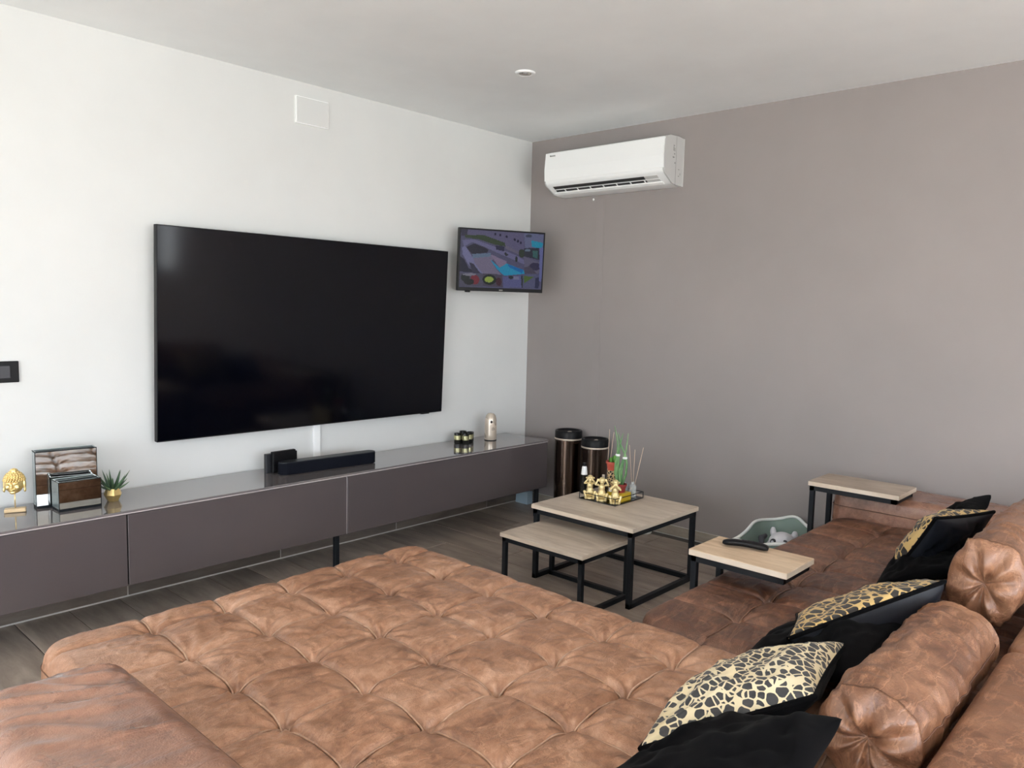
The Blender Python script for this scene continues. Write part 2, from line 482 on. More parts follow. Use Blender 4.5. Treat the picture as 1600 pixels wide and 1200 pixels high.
# floor tiles: wood-look planks running towards the television wall
pw, pl, gap = 0.2085, 1.2, 0.004
pm = MB().box(-pw / 2 + gap / 2, pw / 2 - gap / 2, -pl / 2 + gap / 2, pl / 2 - gap / 2, -0.012, 0.0, 0.0008, 1)
first = None
ix = 0
x = -2.773 + pw / 2
cols = []
while x < 0.02: x += pw
x -= pw
while x > -5.0:
    cols.append(x); x -= pw
for ci, x in enumerate(cols):
    y = -0.6 + (0.0, 0.4, 0.8)[ci % 3]
    while y > -4.2:
        if first is None:
            first = pm.build('floor_tile', M['floor'], fl)
            o = first
        else:
            o = first.copy(); COL.objects.link(o); o.parent = fl
        o.location = (x, y, 0)
        y -= pl
# trim the row against the wall: tiles shifted past y=0 are cut by the wall itself
# the part of the floor behind the camera
rest = MB()
rest.box(WX, -5.0 - 0.02, BY, 0, -0.012, 0.0)
rest.box(-5.0, 0, BY, -3.75, -0.012, -0.0008)
rest.build('floor_surface', M['floor'], fl)

# baseboards as single tiles with grout
bl = struct('baseboard_front', MB().box(WX, 0, -0.008, 0, 0, 0.066), M['grout_light'])
bt = None
x = -0.386
xs = [0.0, -0.386]
while xs[-1] > WX: xs.append(xs[-1] - 0.783)
for a, b in zip(xs[1:], xs[:-1]):
    a = max(a, WX)
    MB().box(a + 0.003, b - 0.003, -0.012, -0.0005, 0.008, 0.065, 0.001, 1).build('baseboard_tile', M['base'], bl)
br = struct('baseboard_right', MB().box(-0.008, 0, BY, 0, 0, 0.066), M['grout_light'])
ys = [0.0]
while ys[-1] > BY: ys.append(ys[-1] - 0.783)
for a, b in zip(ys[1:], ys[:-1]):
    a = max(a, BY)
    MB().box(-0.012, -0.0005, a + 0.003, b - 0.003, 0.008, 0.065, 0.001, 1).build('baseboard_tile', M['base_light'], br)

# ------------------------------------------------------------------ sofa
def cushion(name, x0, x1, y0, y1, zt, zb, R, Rc, step, disp, mt, parent, side=0.006, label=None):
    """upholstered block: rounded rectangle plan, rolled edges, displaced top"""
    def axis(a0, a1):
        n = max(4, int(round((a1 - a0 - 2 * R) / step)))
        mid = np.linspace(a0 + R, a1 - R, n)
        t = np.linspace(0, PI / 2, 7)[:-1]
        lo = a0 + R * (1 - np.cos(t)); 
        lo = a0 + R * (1 - np.cos(PI / 2 * np.linspace(0, 1, 8)[:-1]))
        hi = a1 - (lo - a0)
        return np.concatenate([lo, mid, hi[::-1]])
    ax, ay = axis(x0, x1), axis(y0, y1)
    X, Y = np.meshgrid(ax, ay, indexing='ij')
    d = np.minimum(np.minimum(X - x0, x1 - X), np.minimum(Y - y0, y1 - Y))
    PX, PY, D = X.copy(), Y.copy(), d.copy()
    for cx, sx in ((x0 + Rc, -1), (x1 - Rc, 1)):
        for cy, sy in ((y0 + Rc, -1), (y1 - Rc, 1)):
            a = (X - cx) * sx / Rc; b = (Y - cy) * sy / Rc
            k = (a > 0) & (b > 0)
            a2 = a * np.sqrt(np.clip(1 - b * b / 2, 0, 1)); b2 = b * np.sqrt(np.clip(1 - a * a / 2, 0, 1))
            PX[k] = (cx + sx * a2 * Rc)[k]; PY[k] = (cy + sy * b2 * Rc)[k]
            D[k] = (Rc * (1 - np.hypot(a2, b2)))[k]
    q = np.clip(1 - D / R, 0, 1)
    Z = zt - R * (1 - np.sqrt(np.clip(1 - q * q, 0, 1)))
    fade = np.clip(D / (R * 1.2), 0, 1) ** 0.7
    Z = Z + disp(PX, PY, D) * (0.15 + 0.85 * fade)
    nx, ny = len(ax), len(ay)
    V = np.stack([PX, PY, Z], -1).reshape(-1, 3)
    I = np.arange(nx * ny).reshape(nx, ny)
    F = np.stack([I[:-1, :-1], I[1:, :-1], I[1:, 1:], I[:-1, 1:]], -1).reshape(-1, 4)
    loop = list(I[:, 0]) + list(I[-1, 1:]) + list(I[-2::-1, -1]) + list(I[0, -2:0:-1])
    P = V[loop]; n = len(loop)
    T = np.roll(P, -1, 0) - np.roll(P, 1, 0); T[:, 2] = 0
    T /= np.linalg.norm(T, axis=1)[:, None] + 1e-9
    N = np.stack([T[:, 1], -T[:, 0], 0 * T[:, 0]], 1)
    rings = [loop]; allV = [V]; cnt = len(V)
    h = zt - R - zb
    for off, zz in ((side * 0.7, zt - R - h * 0.12), (side, zt - R - h * 0.45), (side * 0.6, zt - R - h * 0.72), (-0.004, zb + h * 0.1), (-0.03, zb)):
        Q = P + N * off; Q[:, 2] = zz + 0.002 * np.sin(P[:, 0] * 37 + P[:, 1] * 29)
        allV.append(Q); rings.append(list(range(cnt, cnt + n))); cnt += n
    FF = [tuple(f) for f in F]
    for r0, r1 in zip(rings[:-1], rings[1:]):
        for i in range(n):
            j = (i + 1) % n
            FF.append((r0[i], r1[i], r1[j], r0[j]))
    FF.append(tuple(rings[-1]))
    mb = MB(); mb.v = [tuple(v) for v in np.concatenate(allV)]; mb.f = [tuple(int(i) for i in f) for f in FF]
    ob = mb.build(name, mt, parent, smooth=True, weld=False, label=label)
    # stitched seam all the way round
    ring = [tuple(P[i] + N[i] * (side * 0.7 + 0.001)) for i in range(n)]
    ring = [(p[0], p[1], zt - R - h * 0.10) for p in ring][::3]
    return ob, ring

def tuft(xs, ys, seed, amp=1.0):
    xs = np.array(xs); ys = np.array(ys)
    r = np.random.RandomState(seed)
    ph = r.rand(len(xs), len(ys)) * 6.28
    k1 = 5 + r.randint(0, 4, (len(xs), len(ys)))
    def f(X, Y, D):
        wx = X + 0.006 * fbm(X * 9, Y * 9, 2); wy = Y + 0.006 * fbm(X * 9 + 40, Y * 9, 2)
        ddx = np.abs(wx[..., None] - xs); ddy = np.abs(wy[..., None] - ys)
        ix = ddx.argmin(-1); iy = ddy.argmin(-1)
        dx = ddx.min(-1); dy = ddy.min(-1)
        sx = (wx - xs[ix]); sy = (wy - ys[iy])
        dn = np.hypot(sx, sy)
        S = 0.010 * np.exp(-(dx / 0.0075) ** 2) + 0.010 * np.exp(-(dy / 0.0075) ** 2)
        B = 0.0085 * np.exp(-np.abs(dx) / 0.022) + 0.0085 * np.exp(-np.abs(dy) / 0.022)
        Nn = 0.030 * np.exp(-dn / 0.028)
        ang = np.arctan2(sy, sx)
        W = (np.sin(ang * k1[ix, iy] + ph[ix, iy] + 6 * fbm(X * 12, Y * 12, 2)) * 0.0085) * np.exp(-dn / 0.055) * (1 - np.exp(-dn / 0.015))
        ridge = 1 - np.abs(fbm(X * 7 + 3, Y * 16 + 9, 3)) * 5
        ridge2 = 1 - np.abs(fbm(X * 15 + 31, Y * 8 + 2, 3)) * 5
        C = 0.0020 * np.clip(ridge, 0, 1) ** 2 + 0.0020 * np.clip(ridge2, 0, 1) ** 2
        return amp * (-S - B - Nn + W + C * (1 - np.exp(-np.minimum(dx, dy) / 0.02)) + 0.006 * fbm(X * 4, Y * 4, 2)) + 0.009 * amp
    return f

sofa = thing('corner_sofa', 'large brown leather corner sofa with tufted chaise lounge facing the television', 'sofa', (-2.0, -2.6, 0))
CX0, CX1, CY1, SY1, SBY = -3.465, -2.105, -1.285, -2.315, -3.30
cx = [-3.187 + 0.2265 * i for i in range(5)]
cy = [-1.40 - 0.2375 * i for i in range(8)]
ch, ring = cushion('chaise_cushion', CX0, CX1, SBY, CY1, 0.412, 0.27, 0.034, 0.09, 0.0042, tuft(cx, cy, 3), M['leather'], sofa)
MB().tube(ring + ring[:1], 0.0015, 5, cap=False).build('seam', M['thread'], ch, smooth=True)
sx = [-1.863 + 0.2228 * i for i in range(7)]
sy = [-2.57 - 0.2375 * i for i in range(3)]
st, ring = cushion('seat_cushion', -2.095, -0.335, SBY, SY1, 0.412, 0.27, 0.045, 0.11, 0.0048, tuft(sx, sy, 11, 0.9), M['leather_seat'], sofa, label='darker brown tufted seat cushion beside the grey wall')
MB().tube(ring + ring[:1], 0.0015, 5, cap=False).build('seam', M['thread'], st, smooth=True)
# base plinths
b = MB(); b.box(CX0 + 0.10, CX1 - 0.02, -3.6, CY1 - 0.12, 0.11, 0.275, 0.02, 3)
b.box(CX1 - 0.03, -0.40, -3.6, SY1 - 0.10, 0.11, 0.275, 0.02, 3)
b.build('base', M['leather_arm'], sofa, smooth=True, angle=50)
for px_, py_ in ((CX0 + 0.2, CY1 - 0.25), (CX1 - 0.15, CY1 - 0.25), (CX0 + 0.2, -3.45), (-0.6, SY1 - 0.2), (-0.6, -3.45), (CX1 - 0.1, -3.45)):
    MB().box(px_ - 0.03, px_ + 0.03, py_ - 0.03, py_ + 0.03, 0.0, 0.112, 0.004, 1).build('leg', M['black_metal'], sofa)

def welts(parent, xs, ys, x0, x1, y0, y1, zt, disp, mt):
    """raised stitched welts that follow the quilting seams"""
    def line(X, Y):
        Z = zt + disp(X, Y, np.full(X.shape, 0.2)) + 0.0055
        MB().tube(list(zip(X, Y, Z)), 0.0028, 6).build('quilt_seam', mt, parent, smooth=True)
    Y = np.arange(y1 - 0.035, y0 + 0.03, -0.008)
    for x in xs:
        if x < x0 + 0.05 or x > x1 - 0.05: continue
        X = np.full(Y.shape, x); X = X - 0.006 * fbm(X * 9, Y * 9, 2); line(X, Y)
    X0 = np.arange(x0 + 0.035, x1 - 0.03, 0.008)
    for y in ys:
        if y < y0 + 0.05: continue
        YY = np.full(X0.shape, y); YY = YY - 0.006 * fbm(X0 * 9 + 40, YY * 9, 2); line(X0, YY)
M['welt'] = leather('highlit_welt_leather', (0.24, 0.125, 0.075), (0.42, 0.26, 0.175), (0.58, 0.41, 0.30), 0.32, 0.2)  # paler than the cushion, window glint on the seams put into the colour
welts(ch, cx, cy, CX0, CX1, SBY, CY1, 0.412, tuft(cx, cy, 3), M['welt'])
M['welt_dark'] = leather('brown_welt_leather', (0.10, 0.045, 0.026), (0.18, 0.09, 0.054), (0.28, 0.16, 0.10), 0.34, 0.2)
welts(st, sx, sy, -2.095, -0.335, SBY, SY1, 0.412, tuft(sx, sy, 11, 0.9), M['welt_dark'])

def arm_disp(X, Y, D):
    u = Y * 15 + 3.2 * fbm(X * 3.0, Y * 1.5, 2) + 2.0 * X
    ridge = np.clip(1 - np.abs(fbm(X * 2.2, u, 2)) * 4.5, 0, 1) ** 1.5
    return (0.007 * ridge * (0.4 + 1.2 * (fbm(X * 4, Y * 3, 2) + 0.5)) + 0.008 * fbm(X * 4 + 7, Y * 4, 2)) * np.clip(D / 0.05, 0, 1)
ar, ring = cushion('armrest', -3.745, -3.432, -3.45, -1.800, 0.556, 0.14, 0.055, 0.075, 0.006, arm_disp, M['leather_arm'], sofa, side=0.004)
R2 = [(p[0], p[1], 0.553 - 0.038) for p in ring]
MB().tube([(p[0] - 0.001, p[1], p[2]) for p in R2] + [R2[0]], 0.0022, 5, cap=False).build('seam', M['thread'], ar, smooth=True)
MB().tube([(-3.473, -3.40 + 1.54 * i / 40, 0.5500 + 0.001 * math.sin(i)) for i in range(41)], 0.0016, 5).build('seam', M['thread'], ar, smooth=True)
ar2, ring = cushion('armrest', -0.345, -0.045, -3.50, -2.29, 0.538, 0.14, 0.04, 0.05, 0.009, lambda X, Y, D: arm_disp(Y + 2, X, D) * 0.8, M['leather_arm'], sofa, side=0.008)
MB().tube(ring + ring[:1], 0.002, 5, cap=False).build('seam', M['thread'], ar2, smooth=True)

# backrest bodies: broad upholstered shelves behind the head rolls
def back_disp(X, Y, D):
    r = np.clip(1 - np.abs(fbm(X * 11 + 5, Y * 2.5, 3)) * 4, 0, 1)
    return 0.004 * r + 0.008 * fbm(X * 3, Y * 3, 2)
cushion('backrest', -3.47, -1.885, -3.66, -3.285, 0.562, 0.14, 0.035, 0.04, 0.010, back_disp, M['leather_back'], sofa)
cushion('backrest', -1.877, -0.10, -3.66, -3.285, 0.562, 0.14, 0.035, 0.04, 0.014, back_disp, M['leather_back'], sofa)

def head_roll(x0, x1, c, ry, rz, tilt, seed, x_shift=0.0):
    """oval leather roll lying along x; c = (y, z) centre"""
    r = np.random.RandomState(seed)
    ns, nt, nc = 90, 72, 12
    rows = []
    th = np.linspace(0, 2 * PI, nt, endpoint=False)
    def ring(x, k, dip, wr):
        p = np.sign(np.cos(th)) * np.abs(np.cos(th)) ** 0.85 * ry * k
        q = np.sign(np.sin(th)) * np.abs(np.sin(th)) ** 0.85 * rz * k
        xx = x + dip + wr * np.sin(th * 7 + seed) * (1 - k) * k * 4
        Y = p * math.cos(tilt) - q * math.sin(tilt) + c[0]
        Z = p * math.sin(tilt) + q * math.cos(tilt) + c[1]
        n = 0.012 * fbm(np.full(nt, x * 5.0) + 20, 2.5 * np.cos(th) + 2.5 * np.sin(th) + seed, 3) + 0.006 * np.clip(1 - np.abs(fbm(np.full(nt, x * 16.0), 2 * np.cos(th) + seed + 3, 2)) * 5, 0, 1)
        cy_, cz_ = Y - c[0], Z - c[1]; L = np.hypot(cy_, cz_) + 1e-6
        return np.stack([np.broadcast_to(xx, Y.shape), Y + cy_ / L * n * k, Z + cz_ / L * n * k], 1)
    for i in range(nc):
        k = 0.02 + 0.98 * math.sin(PI / 2 * i / nc)
        rows.append(ring(x0, k, 0.055 * (1 - math.sqrt(max(0, 1 - k * k))) * 0.8 - 0.055 + 0.02 + 0.035 * math.exp(-(k / 0.25) ** 2), 0.010))
    for i in range(ns + 1):
        t = i / ns; x = x0 + (x1 - x0) * t
        k = 1.0 - 0.03 * (2 * t - 1) ** 4 - 0.07 * abs(2 * t - 1) ** 16
        rows.append(ring(x, k, 0, 0))
    for i in range(nc - 1, -1, -1):
        k = 0.02 + 0.98 * math.sin(PI / 2 * i / nc)
        rows.append(ring(x1, k, 0.05 * math.sqrt(max(0, 1 - k * k)) - 0.03 * math.exp(-(k / 0.25) ** 2), -0.01))
    m = len(rows); V = np.concatenate(rows)
    F = []
    for i in range(m - 1):
        for k in range(nt):
            k2 = (k + 1) % nt
            F.append((i * nt + k, i * nt + k2, (i + 1) * nt + k2, (i + 1) * nt + k))
    F.append(tuple(range(nt))[::-1]); F.append(tuple((m - 1) * nt + k for k in range(nt)))
    mb = MB(); mb.v = [tuple(v) for v in V]; mb.f = F
    ob = mb.build('head_cushion', M['leather_back'], sofa, smooth=True, weld=False)
    # seam along the back of the roll and around its end
    k0 = int(nt * 0.09)
    line = [tuple(rows[nc + i][k0] + np.array([0, -0.0008, 0.0010])) for i in range(0, ns + 1, 1)]
    MB().tube(line, 0.0018, 5).build('seam', M['thread'], ob, smooth=True)
    for rr in (nc + 1,):
        lp = [tuple(rows[rr][k] + (rows[rr][k] - np.array([rows[rr][k][0], c[0], c[1]])) * 0.008) for k in range(0, nt, 2)]
        MB().tube(lp + lp[:1], 0.0018, 5, cap=False).build('seam', M['thread'], ob, smooth=True)
    return ob
# y grows towards the television; the seat side of a roll faces +y
head_roll(-2.52, -1.88, (-3.168, 0.530), -0.098, 0.100, 0.35, 2)
head_roll(-1.60, -0.78, (-3.178, 0.617), -0.092, 0.130, 0.22, 5)

# ------------------------------------------------------------------ pillows
def pillow(name, label, A, D, B, Cc, tf, tb, mf, mb_, group, seed=0, zipper=False, concave=0.05, n=46, single=False, wr=1.0, flip=False):
    A, D, B, Cc = (np.array(p, float) for p in (A, D, B, Cc))
    ctr = (A + B + Cc + D) / 4
    nrm = np.cross(D - Cc, B - A); nrm /= np.linalg.norm(nrm)
    if nrm[2] < 0: nrm = -nrm
    if flip: nrm = -nrm
    t = np.sin(np.linspace(-PI / 2, PI / 2, n)) * 0.5 + np.linspace(-1, 1, n) * 0.5
    U, V = np.meshgrid(t, t, indexing='ij')
    U2 = U * (1 - concave * (1 - V ** 2)); V2 = V * (1 - concave * (1 - U ** 2))
    a = (U2 + 1) / 2; b = (V2 + 1) / 2
    P = (A[None, None] * ((1 - a) * (1 - b))[..., None] + D * (a * (1 - b))[..., None] + B * (a * b)[..., None] + Cc * ((1 - a) * b)[..., None])
    puff = (np.clip(1 - U ** 2, 0, 1) * np.clip(1 - V ** 2, 0, 1)) ** 0.38
    wv = fbm(U * 3 + seed, V * 3 + seed * 2, 3)
    edge = np.clip(1 - U ** 2, 0, 1) * np.clip(1 - V ** 2, 0, 1)
    lx = np.linalg.norm(D - A); ly = np.linalg.norm(Cc - A)
    I = np.arange(n * n).reshape(n, n)
    F = np.stack([I[:-1, :-1], I[1:, :-1], I[1:, 1:], I[:-1, 1:]], -1).reshape(-1, 4)
    uv = np.stack([a * lx, b * ly], -1).reshape(-1, 2)
    top = P + nrm * (tf * puff + wr * 0.022 * wv * np.clip(edge * 3, 0, 1))[..., None]
    bot = P - nrm * (tb * puff + wr * 0.022 * fbm(U * 3 + 9 + seed, V * 3, 3) * np.clip(edge * 3, 0, 1))[..., None]
    if single:
        m = MB(); m.add(top.reshape(-1, 3), F); m.add(bot.reshape(-1, 3), F[:, ::-1])
        o = m.build(name, mf, smooth=True, loc=tuple(ctr - np.array([0, 0, 0.05])))
        return tag(o, label, 'cushion', group)
    r = thing(name, label, 'cushion', tuple(ctr - np.array([0, 0, 0.05])), group)
    m = MB(); m.add(top.reshape(-1, 3), F); m.build('front_cover', mf, r, smooth=True, uvs=uv, weld=False)
    m = MB(); m.add(bot.reshape(-1, 3), F[:, ::-1]); bc = m.build('back_cover', mb_, r, smooth=True, weld=False, label='plain black back of the cover')
    lp = [tuple(P[i, 0]) for i in range(n)] + [tuple(P[-1, j]) for j in range(1, n)] + [tuple(P[i, -1]) for i in range(n - 2, -1, -1)] + [tuple(P[0, j]) for j in range(n - 2, 0, -1)]
    MB().tube(lp + lp[:1], 0.006, 8, cap=False).build('piping', M['velvet'], r, smooth=True, label='black piped edge')
    if zipper:
        i0 = int(n * 0.16)
        zl = [tuple(bot[i0, j] - nrm * 0.001) for j in range(4, n - 4)]
        MB().tube(zl, 0.0022, 6).build('zip', M['satin'], bc, smooth=True)
        zl = [tuple(bot[i0 + 1, j] - nrm * 0.001) for j in range(4, n - 4)]
    return r
LG = 'leopard print cushions along the sofa backrest'
VG = 'black velvet cushions along the sofa backrest'
pillow('throw_pillow', 'cream leopard print cushion with black back, the one nearest the camera', (-2.77, -2.80, 0.455), (-2.43, -2.715, 0.445), (-2.16, -3.00, 0.555), (-2.52, -3.06, 0.575),
       0.062, 0.07, M['leopard'], M['velvet'], LG, 1)
pillow('throw_pillow', 'golden leopard print cushion with black zipped underside, middle of the three', (-2.20, -2.868, 0.54), (-1.80, -2.73, 0.45), (-1.42, -2.97, 0.52), (-1.79, -3.12, 0.655),
       0.032, 0.11, M['leopard_gold'], M['satin'], LG, 2, zipper=True)
pillow('throw_pillow', 'leopard print cushion stood upright with black back, farthest of the three', (-1.185, -2.812, 0.44), (-1.264, -2.962, 0.70), (-0.87, -3.057, 0.67), (-0.80, -2.90, 0.44),
       0.075, 0.05, M['leopard_gold'], M['satin'], LG, 3, zipper=True)
pillow('throw_pillow', 'black velvet cushion at the bottom edge of the photograph, below the cream leopard one', (-3.00, -2.80, 0.45), (-2.66, -2.90, 0.50), (-2.62, -3.15, 0.60), (-3.05, -3.19, 0.58),
       0.055, 0.05, M['velvet'], None, VG, 4, single=True)
pillow('throw_pillow', 'black velvet cushion lying between the nearest and the middle leopard cushions', (-2.29, -2.765, 0.45), (-1.96, -2.74, 0.45), (-1.80, -3.06, 0.54), (-2.30, -3.07, 0.53),
       0.06, 0.04, M['velvet'], None, VG, 5, single=True)
pillow('throw_pillow', 'black velvet cushion between the middle and the farthest leopard cushions', (-1.38, -2.82, 0.45), (-0.95, -2.76, 0.45), (-0.85, -3.00, 0.52), (-1.30, -3.03, 0.54),
       0.05, 0.04, M['velvet'], None, VG, 6, single=True)
pillow('throw_pillow', 'black velvet cushion standing highest, behind the farthest leopard cushion by the far armrest', (-0.86, -2.80, 0.45), (-0.52, -2.76, 0.45), (-0.52, -2.98, 0.66), (-0.86, -3.00, 0.66),
       0.05, 0.05, M['velvet'], None, VG, 7, single=True)

# ------------------------------------------------------------------ media cabinet
FY, BKY, ZT, ZB = -0.41, -0.03, 0.509, 0.196
cab = thing('media_cabinet', 'long low taupe high gloss television cabinet on black legs against the white wall', 'cabinet', (-2.0, -0.2, 0))
XR, XL = -0.232, -3.95
MB().box(XL, XR, FY + 0.02, BKY, ZB, ZT - 0.014).build('body', M['carcass'], cab)
MB().box(XL, XR, FY - 0.001, BKY, ZT - 0.009, ZT, 0.0015, 1).build('top_panel', M['gloss_top'], cab)
MB().box(XL, XR, FY + 0.001, FY + 0.02, ZT - 0.0145, ZT - 0.0095).build('light_edge', M['gloss_edge'], cab)
seams = [XL, -2.88, -1.81, XR]
for a, b in zip(seams[:-1], seams[1:]):
    MB().box(a + 0.003, b - 0.003, FY, FY + 0.018, ZB, ZT - 0.017, 0.0012, 1).build('door', M['gloss_door'], cab)
for xx in (-1.812,):
    MB().box(xx - 0.001, xx + 0.0028, FY + 0.0015, FY + 0.02, ZB, ZT - 0.017).build('light_edge', M['gloss_edge'], cab)
for xx in (-3.9, -1.845, -0.285):
    for yy in (-0.365,):
        MB().box(xx - 0.0125, xx + 0.0125, yy - 0.0125, yy + 0.0125, 0, ZB + 0.002, 0.002, 1).build('leg', M['black_metal'], cab)

# ------------------------------------------------------------------ big television
tv = thing('television', 'huge black flat television switched off on the white wall', 'television', (-1.73, -0.05, 0.71))
L, R_, Z0, Z1 = -2.612, -0.862, 0.712, 1.698
tm = Matrix.Translation(((L + R_) / 2, -0.052, Z0)) @ Matrix.Rotation(math.radians(2.3), 4, 'X')
w, h = R_ - L, Z1 - Z0
MB().box(-w / 2, w / 2, -0.014, 0.014, 0, h, 0.002, 1, mat=tm).build('housing', M['black_plastic'], tv)
MB().box(-w / 2 + 0.004, w / 2 - 0.004, -0.0155, -0.013, 0.006, h - 0.004, mat=tm).build('screen', M['tv_glass'], tv)
MB().box(-0.35, 0.35, 0.012, 0.05, 0.3, 0.75, mat=Matrix.Translation(((L + R_) / 2, -0.052, Z0))).build('wall_bracket', M['black_metal'], tv)
MB().box(w / 2 - 0.16, w / 2 - 0.10, -0.012, 0.01, -0.005, 0.001, 0.001, 1, mat=tm).build('sensor', M['black_plastic'], tv)

tag(MB().box(-1.748, -1.707, -0.016, 0, 0.30, 0.86, 0.003, 2).build('cable_cover', M['white_plastic'], loc=(-1.73, 0, 0.3)), 'white cable cover strip running down the wall below the large television', 'cable cover')

# ------------------------------------------------------------------ small television
def paint_screen(nx, ny):
    TL, TR, BR, BL = (np.array(p, float) for p in ((250, 140), (1410, 240), (1345, 1015), (190, 975)))
    U, V = np.meshgrid((np.arange(nx) + .5) / nx, (np.arange(ny) + .5) / ny, indexing='ij')
    Q = TL * ((1 - U) * (1 - V))[..., None] + TR * (U * (1 - V))[..., None] + BR * (U * V)[..., None] + BL * ((1 - U) * V)[..., None]
    X, Y = Q[..., 0], Q[..., 1]
    img = np.zeros((nx, ny, 3)); img[:] = (78, 77, 104)
    def poly(pts, c):
        ins = np.zeros(X.shape, bool); n = len(pts)
        for i in range(n):
            x1, y1 = pts[i]; x2, y2 = pts[(i + 1) % n]
            cond = ((y1 > Y) != (y2 > Y)) & (X < (x2 - x1) * (Y - y1) / (y2 - y1 + 1e-9) + x1)
            ins ^= cond
        img[ins] = c
    def ell(cx_, cy_, rx, ry, c): img[((X - cx_) / rx) ** 2 + ((Y - cy_) / ry) ** 2 < 1] = c
    poly([(340, 150), (1120, 210), (1120, 560), (850, 400), (600, 280), (340, 230)], (90, 86, 116))
    poly([(250, 140), (340, 150), (330, 230), (250, 240)], (50, 48, 66))
    poly([(300, 225), (560, 235), (850, 350), (850, 400), (700, 370), (480, 290), (300, 265)], (50, 64, 42))
    poly([(850, 380), (1110, 520), (1110, 560), (1000, 500), (850, 430)], (98, 92, 112))
    for a, b_ in ((715, 222), (785, 238), (872, 262), (985, 305), (1030, 330), (1070, 352)): ell(a, b_, 14, 20, (30, 30, 52))
    poly([(260, 300), (420, 290), (700, 400), (1000, 530), (1120, 600), (1120, 660), (800, 520), (560, 400), (400, 330), (280, 390)], (102, 100, 136))
    poly([(710, 380), (840, 400), (830, 470), (720, 440)], (40, 40, 66))
    poly([(850, 480), (890, 520), (850, 540), (830, 500)], (42, 44, 50))
    ell(1080, 500, 45, 60, (46, 56, 44)); ell(1000, 580, 18, 40, (34, 44, 40))
    poly([(310, 400), (420, 350), (560, 410), (610, 440), (600, 480), (390, 510)], (38, 36, 50))
    poly([(255, 400), (300, 385), (420, 600), (520, 780), (440, 760), (330, 650), (255, 500)], (112, 112, 150))
    poly([(390, 520), (640, 510), (720, 540), (650, 600), (700, 700), (780, 800), (520, 780), (420, 640)], (112, 104, 128))
    poly([(390, 500), (640, 490), (640, 540), (390, 560)], (95, 112, 136))
    poly([(640, 510), (860, 610), (850, 680), (760, 700), (690, 600)], (124, 110, 136))
    poly([(630, 580), (760, 700), (860, 640), (1100, 740), (1110, 790), (820, 815), (720, 720)], (26, 136, 176))
    poly([(870, 650), (1090, 730), (1080, 785), (900, 700)], (14, 100, 165))
    poly([(215, 520), (280, 580), (330, 700), (470, 780), (205, 750)], (30, 30, 48))
    poly([(340, 620), (400, 640), (490, 780), (380, 760)], (48, 46, 66))
    poly([(195, 770), (515, 790), (515, 970), (185, 970)], (74, 72, 90))
    ell(280, 840, 60, 60, (30, 34, 34)); ell(410, 870, 62, 70, (112, 36, 48)); ell(330, 900, 70, 45, (26, 28, 28)); ell(340, 795, 90, 18, (120, 118, 132))
    poly([(520, 780), (790, 800), (790, 975), (520, 965)], (70, 64, 80))
    ell(610, 870, 95, 75, (22, 32, 24)); ell(605, 868, 62, 42, (140, 160, 66)); ell(740, 900, 40, 60, (60, 30, 40))
    poly([(800, 830), (1060, 815), (1060, 990), (800, 985)], (84, 86, 130)); ell(915, 840, 35, 25, (36, 44, 46)); poly([(950, 830), (1030, 830), (1030, 870), (950, 870)], (110, 112, 140))
    poly([(1060, 815), (1090, 815), (1085, 990), (1060, 990)], (40, 46, 50))
    poly([(1085, 800), (1330, 800), (1320, 1005), (1080, 990)], (80, 82, 112)); poly([(1095, 820), (1250, 830), (1100, 925)], (74, 96, 44)); poly([(1270, 850), (1330, 840), (1310, 1000), (1250, 990)], (46, 48, 74))
    poly([(1120, 215), (1405, 245), (1385, 430), (1130, 420)], (98, 102, 132)); poly([(1220, 320), (1395, 360), (1375, 435), (1230, 415)], (34, 136, 168)); ell(1190, 260, 45, 22, (60, 66, 84))
    poly([(1115, 430), (1330, 430), (1340, 600), (1115, 545)], (44, 46, 58)); poly([(1235, 460), (1310, 470), (1300, 580), (1240, 555)], (54, 92, 92)); ell(1165, 460, 40, 18, (96, 112, 130))
    poly([(1110, 545), (1365, 640), (1360, 790), (1110, 790)], (92, 88, 110)); ell(1265, 690, 85, 55, (48, 44, 70)); poly([(1110, 700), (1180, 680), (1290, 790), (1110, 790)], (70, 66, 82))
    poly([(1340, 430), (1400, 420), (1350, 900), (1320, 900)], (96, 100, 148))
    img += rng.randn(nx, ny, 1) * 3
    return np.clip(img, 0, 255)

stv = thing('television', 'small television in the corner showing camera views of a swimming pool', 'television', (-0.55, -0.25, 1.46))
pL, pR = Vector((-0.812, -0.135, 1.463)), Vector((-0.285, -0.370, 1.463))
ex = (pR - pL).normalized(); ez = Vector((0, 0, 1)); en = ex.cross(ez)   # faces the room
tilt = Matrix.Rotation(math.radians(3.5), 3, ex)
ez = tilt @ ez; en = tilt @ en
if en.y > 0: en = -en
sm = Matrix(((ex.x, -en.x, ez.x, pL.x), (ex.y, -en.y, ez.y, pL.y), (ex.z, -en.z, ez.z, pL.z), (0, 0, 0, 1)))
sw, sh = (pR - pL).length, 0.381
MB().box(0, sw, 0, 0.03, 0, sh, 0.003, 2, mat=sm).build('housing', M['black_plastic'], stv)
MB().box(0.1, sw - 0.1, 0.028, 0.06, 0.05, 0.27, 0.01, 2, mat=sm).build('rear_housing', M['black_plastic'], stv)
NX, NY = 150, 96
img = paint_screen(NX, NY)
me = bpy.data.meshes.new('screen')
bx0, bx1, bz0, bz1 = 0.010, sw - 0.010, 0.022, sh - 0.010
vs = []
for i in range(NX + 1):
    for j in range(NY + 1):
        vs.append(sm @ Vector((bx0 + (bx1 - bx0) * i / NX, -0.0012, bz1 + (bz0 - bz1) * j / NY)) - ORG[stv.name])
